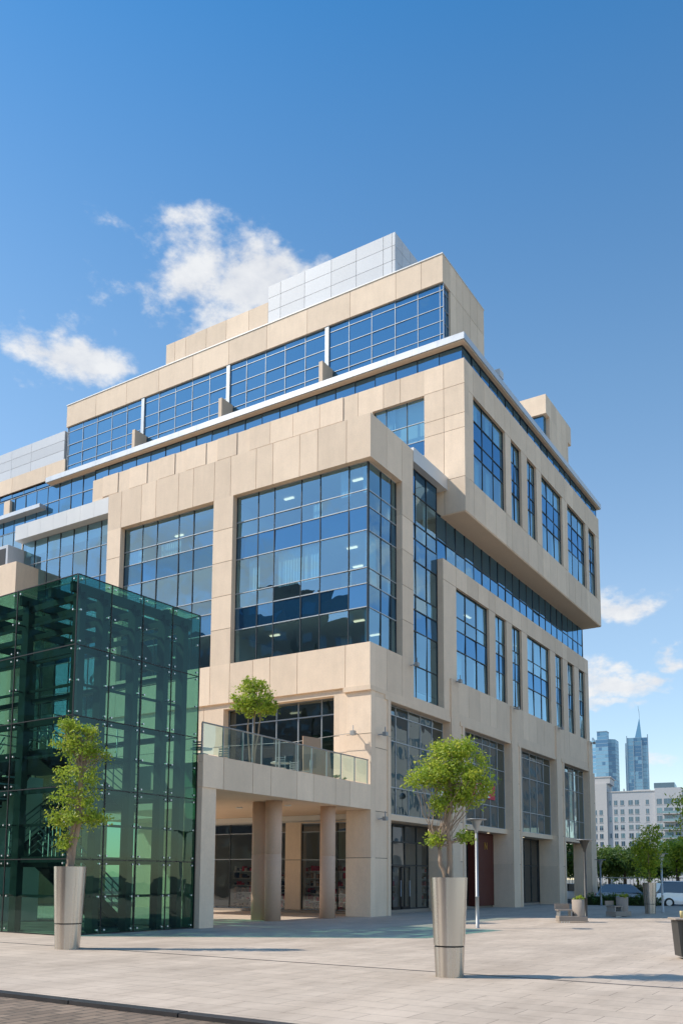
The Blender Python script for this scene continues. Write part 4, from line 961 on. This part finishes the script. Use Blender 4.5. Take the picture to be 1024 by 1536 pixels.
# ------------------------------------------------------------------ distant towers
D = 900; s = D * .952 / 1324.0
T1 = empty('glass_tower', at(907, D, 0), facing(907, D) - R(12), 'blue glass tower with chamfered sides and a small roof box', 'tower')
def u_(px, c_): return (px - c_) * s
def tower_body(parent, poly, z0, z1, mats, cell, seed):
    mb = MB(); rnd = random.Random(seed); n = len(poly); nz = int((z1 - z0) / 3.6)
    for i in range(n):
        a, b_ = Vector(poly[i]), Vector(poly[(i + 1) % n]); L = (b_ - a).length; m_ = max(1, int(L / cell))
        for k in range(nz):
            za, zb = z0 + (z1 - z0) * k / nz, z0 + (z1 - z0) * (k + 1) / nz
            for j in range(m_):
                p0, p1 = a.lerp(b_, j / m_), a.lerp(b_, (j + 1) / m_)
                big = (int(k / 9) + i) % 3; mi = big if rnd.random() < .8 else rnd.randrange(3)
                nrm_ = Vector((b_.y - a.y, a.x - b_.x)).normalized() * 0
                mb.face([(p0.x, p0.y, za), (p1.x, p1.y, za), (p1.x, p1.y, zb - .5), (p0.x, p0.y, zb - .5)], mi)
                mb.face([(p0.x, p0.y, zb - .5), (p1.x, p1.y, zb - .5), (p1.x, p1.y, zb), (p0.x, p0.y, zb)], 3)
    mb.face([(p_[0], p_[1], z1) for p_ in poly], 3)
    return mb.build('glass_facade', mats, parent)
gm = [M['haze_glass'], M['haze_glass2'], M['haze_glass3'], M['haze_frame']]
tower_body(T1, [(-13.5, 0), (-6, -5), (7, -5), (13.5, 0), (13.5, 16), (-13.5, 16)], 0, 1.7 + (1318.5 - 1107) * s, gm, 3.2, 2)
tower_body(T1, [(-5, -2), (5, -2), (5, 9), (-5, 9)], 1.7 + (1318.5 - 1107) * s, 1.7 + (1318.5 - 1094.5) * s, gm, 3.3, 5)
mb = MB(); mb.box(-5.3, 5.3, -2.3, 9.3, 1.7 + (1318.5 - 1094.5) * s, 1.7 + (1318.5 - 1093.5) * s); mb.box(-11.5, -10, 2, 4, 1.7 + 211.5 * s, 1.7 + 217 * s); mb.build('roof', M['haze_frame'], T1)
T2 = empty('glass_tower', at(959, D, 0), facing(959, D) + R(2), 'slim blue glass tower topped by a sharp triangular spire', 'tower')
zt = 1.7 + (1319 - 1106) * s
tower_body(T2, [(-10, -1), (-3, -1), (-3, -1.8), (4.5, -1.8), (4.5, -1), (11, -1), (11, 9), (-10, 9)], 0, zt, gm, 3.0, 7)
mb = MB(); mb.box(-11.6, -10, -.4, 6, 0, zt - 5); mb.box(-3.8, -3, -2.2, -1, 0, zt - 3); mb.box(4.5, 5.3, -2.2, -1, 0, zt - 3); mb.box(10.6, 11.5, -1.4, 1, 0, zt + 3); mb.box(-10.3, -9.5, -1.4, 1, 0, zt + 2); mb.build('rib', M['haze_frame'], T2)
za = 1.7 + (1319 - 1074) * s
mb = MB(); mb.face([(-1.6, -1, zt), (5.2, -1, zt), (3.6, 2, za)], 1); mb.face([(5.2, -1, zt), (5.2, 6, zt), (3.6, 2, za)], 0); mb.face([(5.2, 6, zt), (-1.6, 6, zt), (3.6, 2, za)], 0); mb.face([(-1.6, 6, zt), (-1.6, -1, zt), (3.6, 2, za)], 0); mb.build('spire', gm, T2)
mb = MB(); mb.tube([(3.6, 2, za - 1), (3.4, 2, za + 5), (2.4, 2, za + 11.5)], .28, 6); mb.build('antenna', M['haze_frame'], T2)

T1.scale = (.92, 1, 1); T2.scale = (.92, 1, 1)
# ------------------------------------------------------------------ neighbouring blocks behind the viewpoint, mirrored in the glass
def block(loc, sx, sy, h, mat, label, seed, steps=()):
    o = empty('neighbour_building', loc, 0, label, 'building')
    mb = MB(); mb.box(0, sx, 0, sy, 0, h)
    for (a, b_, c_, d_, hh) in steps: mb.box(a, b_, c_, d_, h, h + hh)
    mb.build('wall', mat, o)
    rnd = random.Random(seed); mb = MB()
    nf = int(h / 3.6)
    for k in range(nf):
        z = 1.2 + k * 3.6
        for j in range(int(sy / 3.4)):
            y = 1 + j * 3.4; mb.box(sx, sx + .05, y, y + 1.9, z, z + 1.8); mb.box(-.05, 0, y, y + 1.9, z, z + 1.8)
        for j in range(int(sx / 3.4)):
            x = 1 + j * 3.4; mb.box(x, x + 1.9, sy, sy + .05, z, z + 1.8); mb.box(x, x + 1.9, -.05, 0, z, z + 1.8)
    q = mb.build('windows', M['apt_win'], o); q.name = 'window_grid'; return o
dkb = mat_stone('dusky_render', (.16, .15, .15)); ltb = mat_stone('pale_render', (.38, .37, .36))
block((-84, 8, -.12), 22, 38, 38, dkb, 'dark office block across the street mirrored in the corner glazing', 1, [(4, 15, 5, 20, 4)])
block((-86, 50, -.12), 20, 46, 41, dkb, 'second dark block across the street mirrored in the glazing', 2, [(4, 12, 6, 14, 6), (4, 16, 22, 30, 2.5)])
block((-98, -20, -.12), 20, 34, 24, dkb, 'tall dusky block behind the plaza mirrored in the glazing', 5)
block((58, -58, -.12), 40, 18, 24, ltb, 'pale apartment block south of the plaza mirrored in the lower windows', 3, [(6, 18, 4, 12, 4)])
block((104, -62, -.12), 60, 20, 33, dkb, 'taller dusky apartment block mirrored in the lower windows', 4)
block((168, -70, -.12), 50, 16, 40, ltb, 'tall pale block south of the plaza mirrored in the windows', 6)

# ------------------------------------------------------------------ world: Nishita sky plus clouds placed by compass bearing
SUN_EL = R(46); SD = Vector((-.54, .842, 0)).normalized()          # horizontal direction towards the sun
w = bpy.data.worlds.new("World"); scn.world = w; w.use_nodes = True; nt = w.node_tree; nt.nodes.clear()
out = nt.nodes.new('ShaderNodeOutputWorld'); bg = nt.nodes.new('ShaderNodeBackground')
sky = nt.nodes.new('ShaderNodeTexSky'); sky.sky_type = 'NISHITA'; sky.sun_disc = False; sky.sun_elevation = SUN_EL
sky.sun_rotation = math.atan2(SD.x, SD.y); sky.air_density = 1.0; sky.dust_density = .35; sky.ozone_density = 3.0; sky.altitude = 50
tc = nt.nodes.new('ShaderNodeTexCoord'); sx = nt.nodes.new('ShaderNodeSeparateXYZ'); nt.links.new(tc.outputs['Generated'], sx.inputs[0])
az = math_(nt, 'ARCTAN2', sx.outputs[1], sx.outputs[0]); el = math_(nt, 'ARCSINE', sx.outputs[2])
v = tc.outputs['Generated']
mp = nt.nodes.new('ShaderNodeMapping'); mp.inputs['Scale'].default_value = (1, 1, 1.7); nt.links.new(v, mp.inputs[0])
n1 = noise(nt, mp.outputs[0], 9.0, 9, .62); n2 = noise(nt, mp.outputs[0], 26.0, 8, .62)
blobs = [(.712, .635, .085, .036, 1.1), (.645, .626, .070, .034, 1.1), (.785, .607, .040, .036, .78), (.70, .592, .075, .026, 1.02), (.875, .530, .064, .026, 1.12), (.905, .52, .03, .014, .8), (.84, .518, .035, .014, .8), (.585, .650, .02, .010, .55),
         (.215, .293, .026, .014, .85), (.235, .300, .02, .010, .8), (.225, .318, .02, .007, .5), (.255, .212, .038, .016, 1.0), (.262, .192, .028, .008, .9), (.23, .222, .022, .01, .9), (.197, .238, .014, .011, .9), (.215, .135, .05, .012, .6), (.19, .10, .06, .012, .6),
         (2.4, .35, .16, .06, 1), (3.0, .55, .2, .07, .9), (-2.6, .3, .15, .05, .8), (-.6, .35, .2, .06, .9), (-1.2, .5, .2, .07, .8), (1.6, .4, .15, .05, .8)]
wz = math_(nt, 'MULTIPLY', math_(nt, 'SUBTRACT', noise(nt, mp.outputs[0], 5.0, 5, .6), .5), .22); we = math_(nt, 'MULTIPLY', math_(nt, 'SUBTRACT', noise(nt, mp.outputs[0], 7.3, 5, .6), .5), .10)
az = math_(nt, 'ADD', az, wz); ele = math_(nt, 'ADD', el, we)
acc = None
for (a, e, sa, se, amp) in blobs:
    da = math_(nt, 'DIVIDE', math_(nt, 'SUBTRACT', az, a), sa * 1.35); de = math_(nt, 'DIVIDE', math_(nt, 'SUBTRACT', ele, e), se * 1.35)
    d2 = math_(nt, 'ADD', math_(nt, 'MULTIPLY', da, da), math_(nt, 'MULTIPLY', de, de))
    gk = math_(nt, 'MULTIPLY', math_(nt, 'EXPONENT', math_(nt, 'MULTIPLY', d2, -1.0)), amp)
    acc = gk if acc is None else math_(nt, 'MAXIMUM', acc, gk)
nn = math_(nt, 'ADD', math_(nt, 'MULTIPLY', math_(nt, 'SUBTRACT', n1, .5), 3.3), math_(nt, 'MULTIPLY', math_(nt, 'SUBTRACT', n2, .5), 1.8))
dens = math_(nt, 'ADD', math_(nt, 'MULTIPLY', acc, 1.55), math_(nt, 'SUBTRACT', nn, .75))
mr = N(nt, 'MapRange'); mr.interpolation_type = 'SMOOTHSTEP'; mr.inputs['From Min'].default_value = 0.0; mr.inputs['From Max'].default_value = .95; nt.links.new(dens, mr.inputs[0])
cm = math_(nt, 'MULTIPLY', mr.outputs[0], math_(nt, 'GREATER_THAN', acc, .02))
hs = N(nt, 'HueSaturation'); hs.inputs['Saturation'].default_value = 1.08; hs.inputs['Value'].default_value = 1.22
tint = ramp(nt, el, [(0.0, (1.08, 1.02, .97)), (.12, (1.30, 1.16, 1.03)), (.30, (1.50, 1.34, 1.14)), (.52, (1.20, 1.26, 1.15)), (.85, (.62, 1.02, 1.16))])
nt.links.new(mixc(nt, sky.outputs[0], tint, 1.0, 'MULTIPLY'), hs.inputs['Color'])
ccol = ramp(nt, n2, [(.3, (4.9, 5.1, 5.5)), (.65, (6.3, 6.35, 6.4))])
fin = mixc(nt, hs.outputs[0], ccol, math_(nt, 'MULTIPLY', cm, .93))
nt.links.new(fin, bg.inputs[0]); bg.inputs[1].default_value = .145; nt.links.new(bg.outputs[0], out.inputs[0])
SKYN = (sky, hs, bg)
# ------------------------------------------------------------------ sun
sl = bpy.data.lights.new('sun', 'SUN'); sl.energy = 4.8; sl.angle = R(.55); sl.color = (1, .91, .79)
so = bpy.data.objects.new('sun', sl); col.objects.link(so)
sdir = Vector((SD.x * cos(SUN_EL), SD.y * cos(SUN_EL), sin(SUN_EL))); so.rotation_euler = sdir.to_track_quat('Z', 'Y').to_euler(); so.location = (0, 0, 60)
# ------------------------------------------------------------------ camera
RM = Matrix(((0.5328719928628995, -0.8461739051339601, 0.006096022692369755), (0.09941698084082452, 0.05544974608843052, -0.993499667629146), (0.8403354705966046, 0.5300141959693839, 0.11367167161659232)))
cam = bpy.data.cameras.new('camera'); co = bpy.data.objects.new('camera', cam); col.objects.link(co)
rot = Matrix((RM[0], -RM[1], -RM[2])).transposed()
co.matrix_world = Matrix.Translation((-33.8396, -19.6976, 1.7)) @ rot.to_4x4()
cam.sensor_fit = 'HORIZONTAL'; cam.sensor_width = 36; cam.lens = 36 * 1323.69 / 1024
cam.shift_x = (512 - 507.66) / 1024; cam.shift_y = (1166.01 - 768) / 1024; cam.clip_start = .1; cam.clip_end = 6000
scn.camera = co
scn.view_settings.view_transform = 'Standard'; scn.view_settings.look = 'None'; scn.view_settings.exposure = 0
scn.cycles.use_denoising = True; scn.cycles.max_bounces = 10; scn.cycles.transparent_max_bounces = 16; scn.cycles.glossy_bounces = 4; scn.cycles.diffuse_bounces = 4
scn.cycles.caustics_reflective = False; scn.cycles.caustics_refractive = False; scn.cycles.sample_clamp_indirect = 6
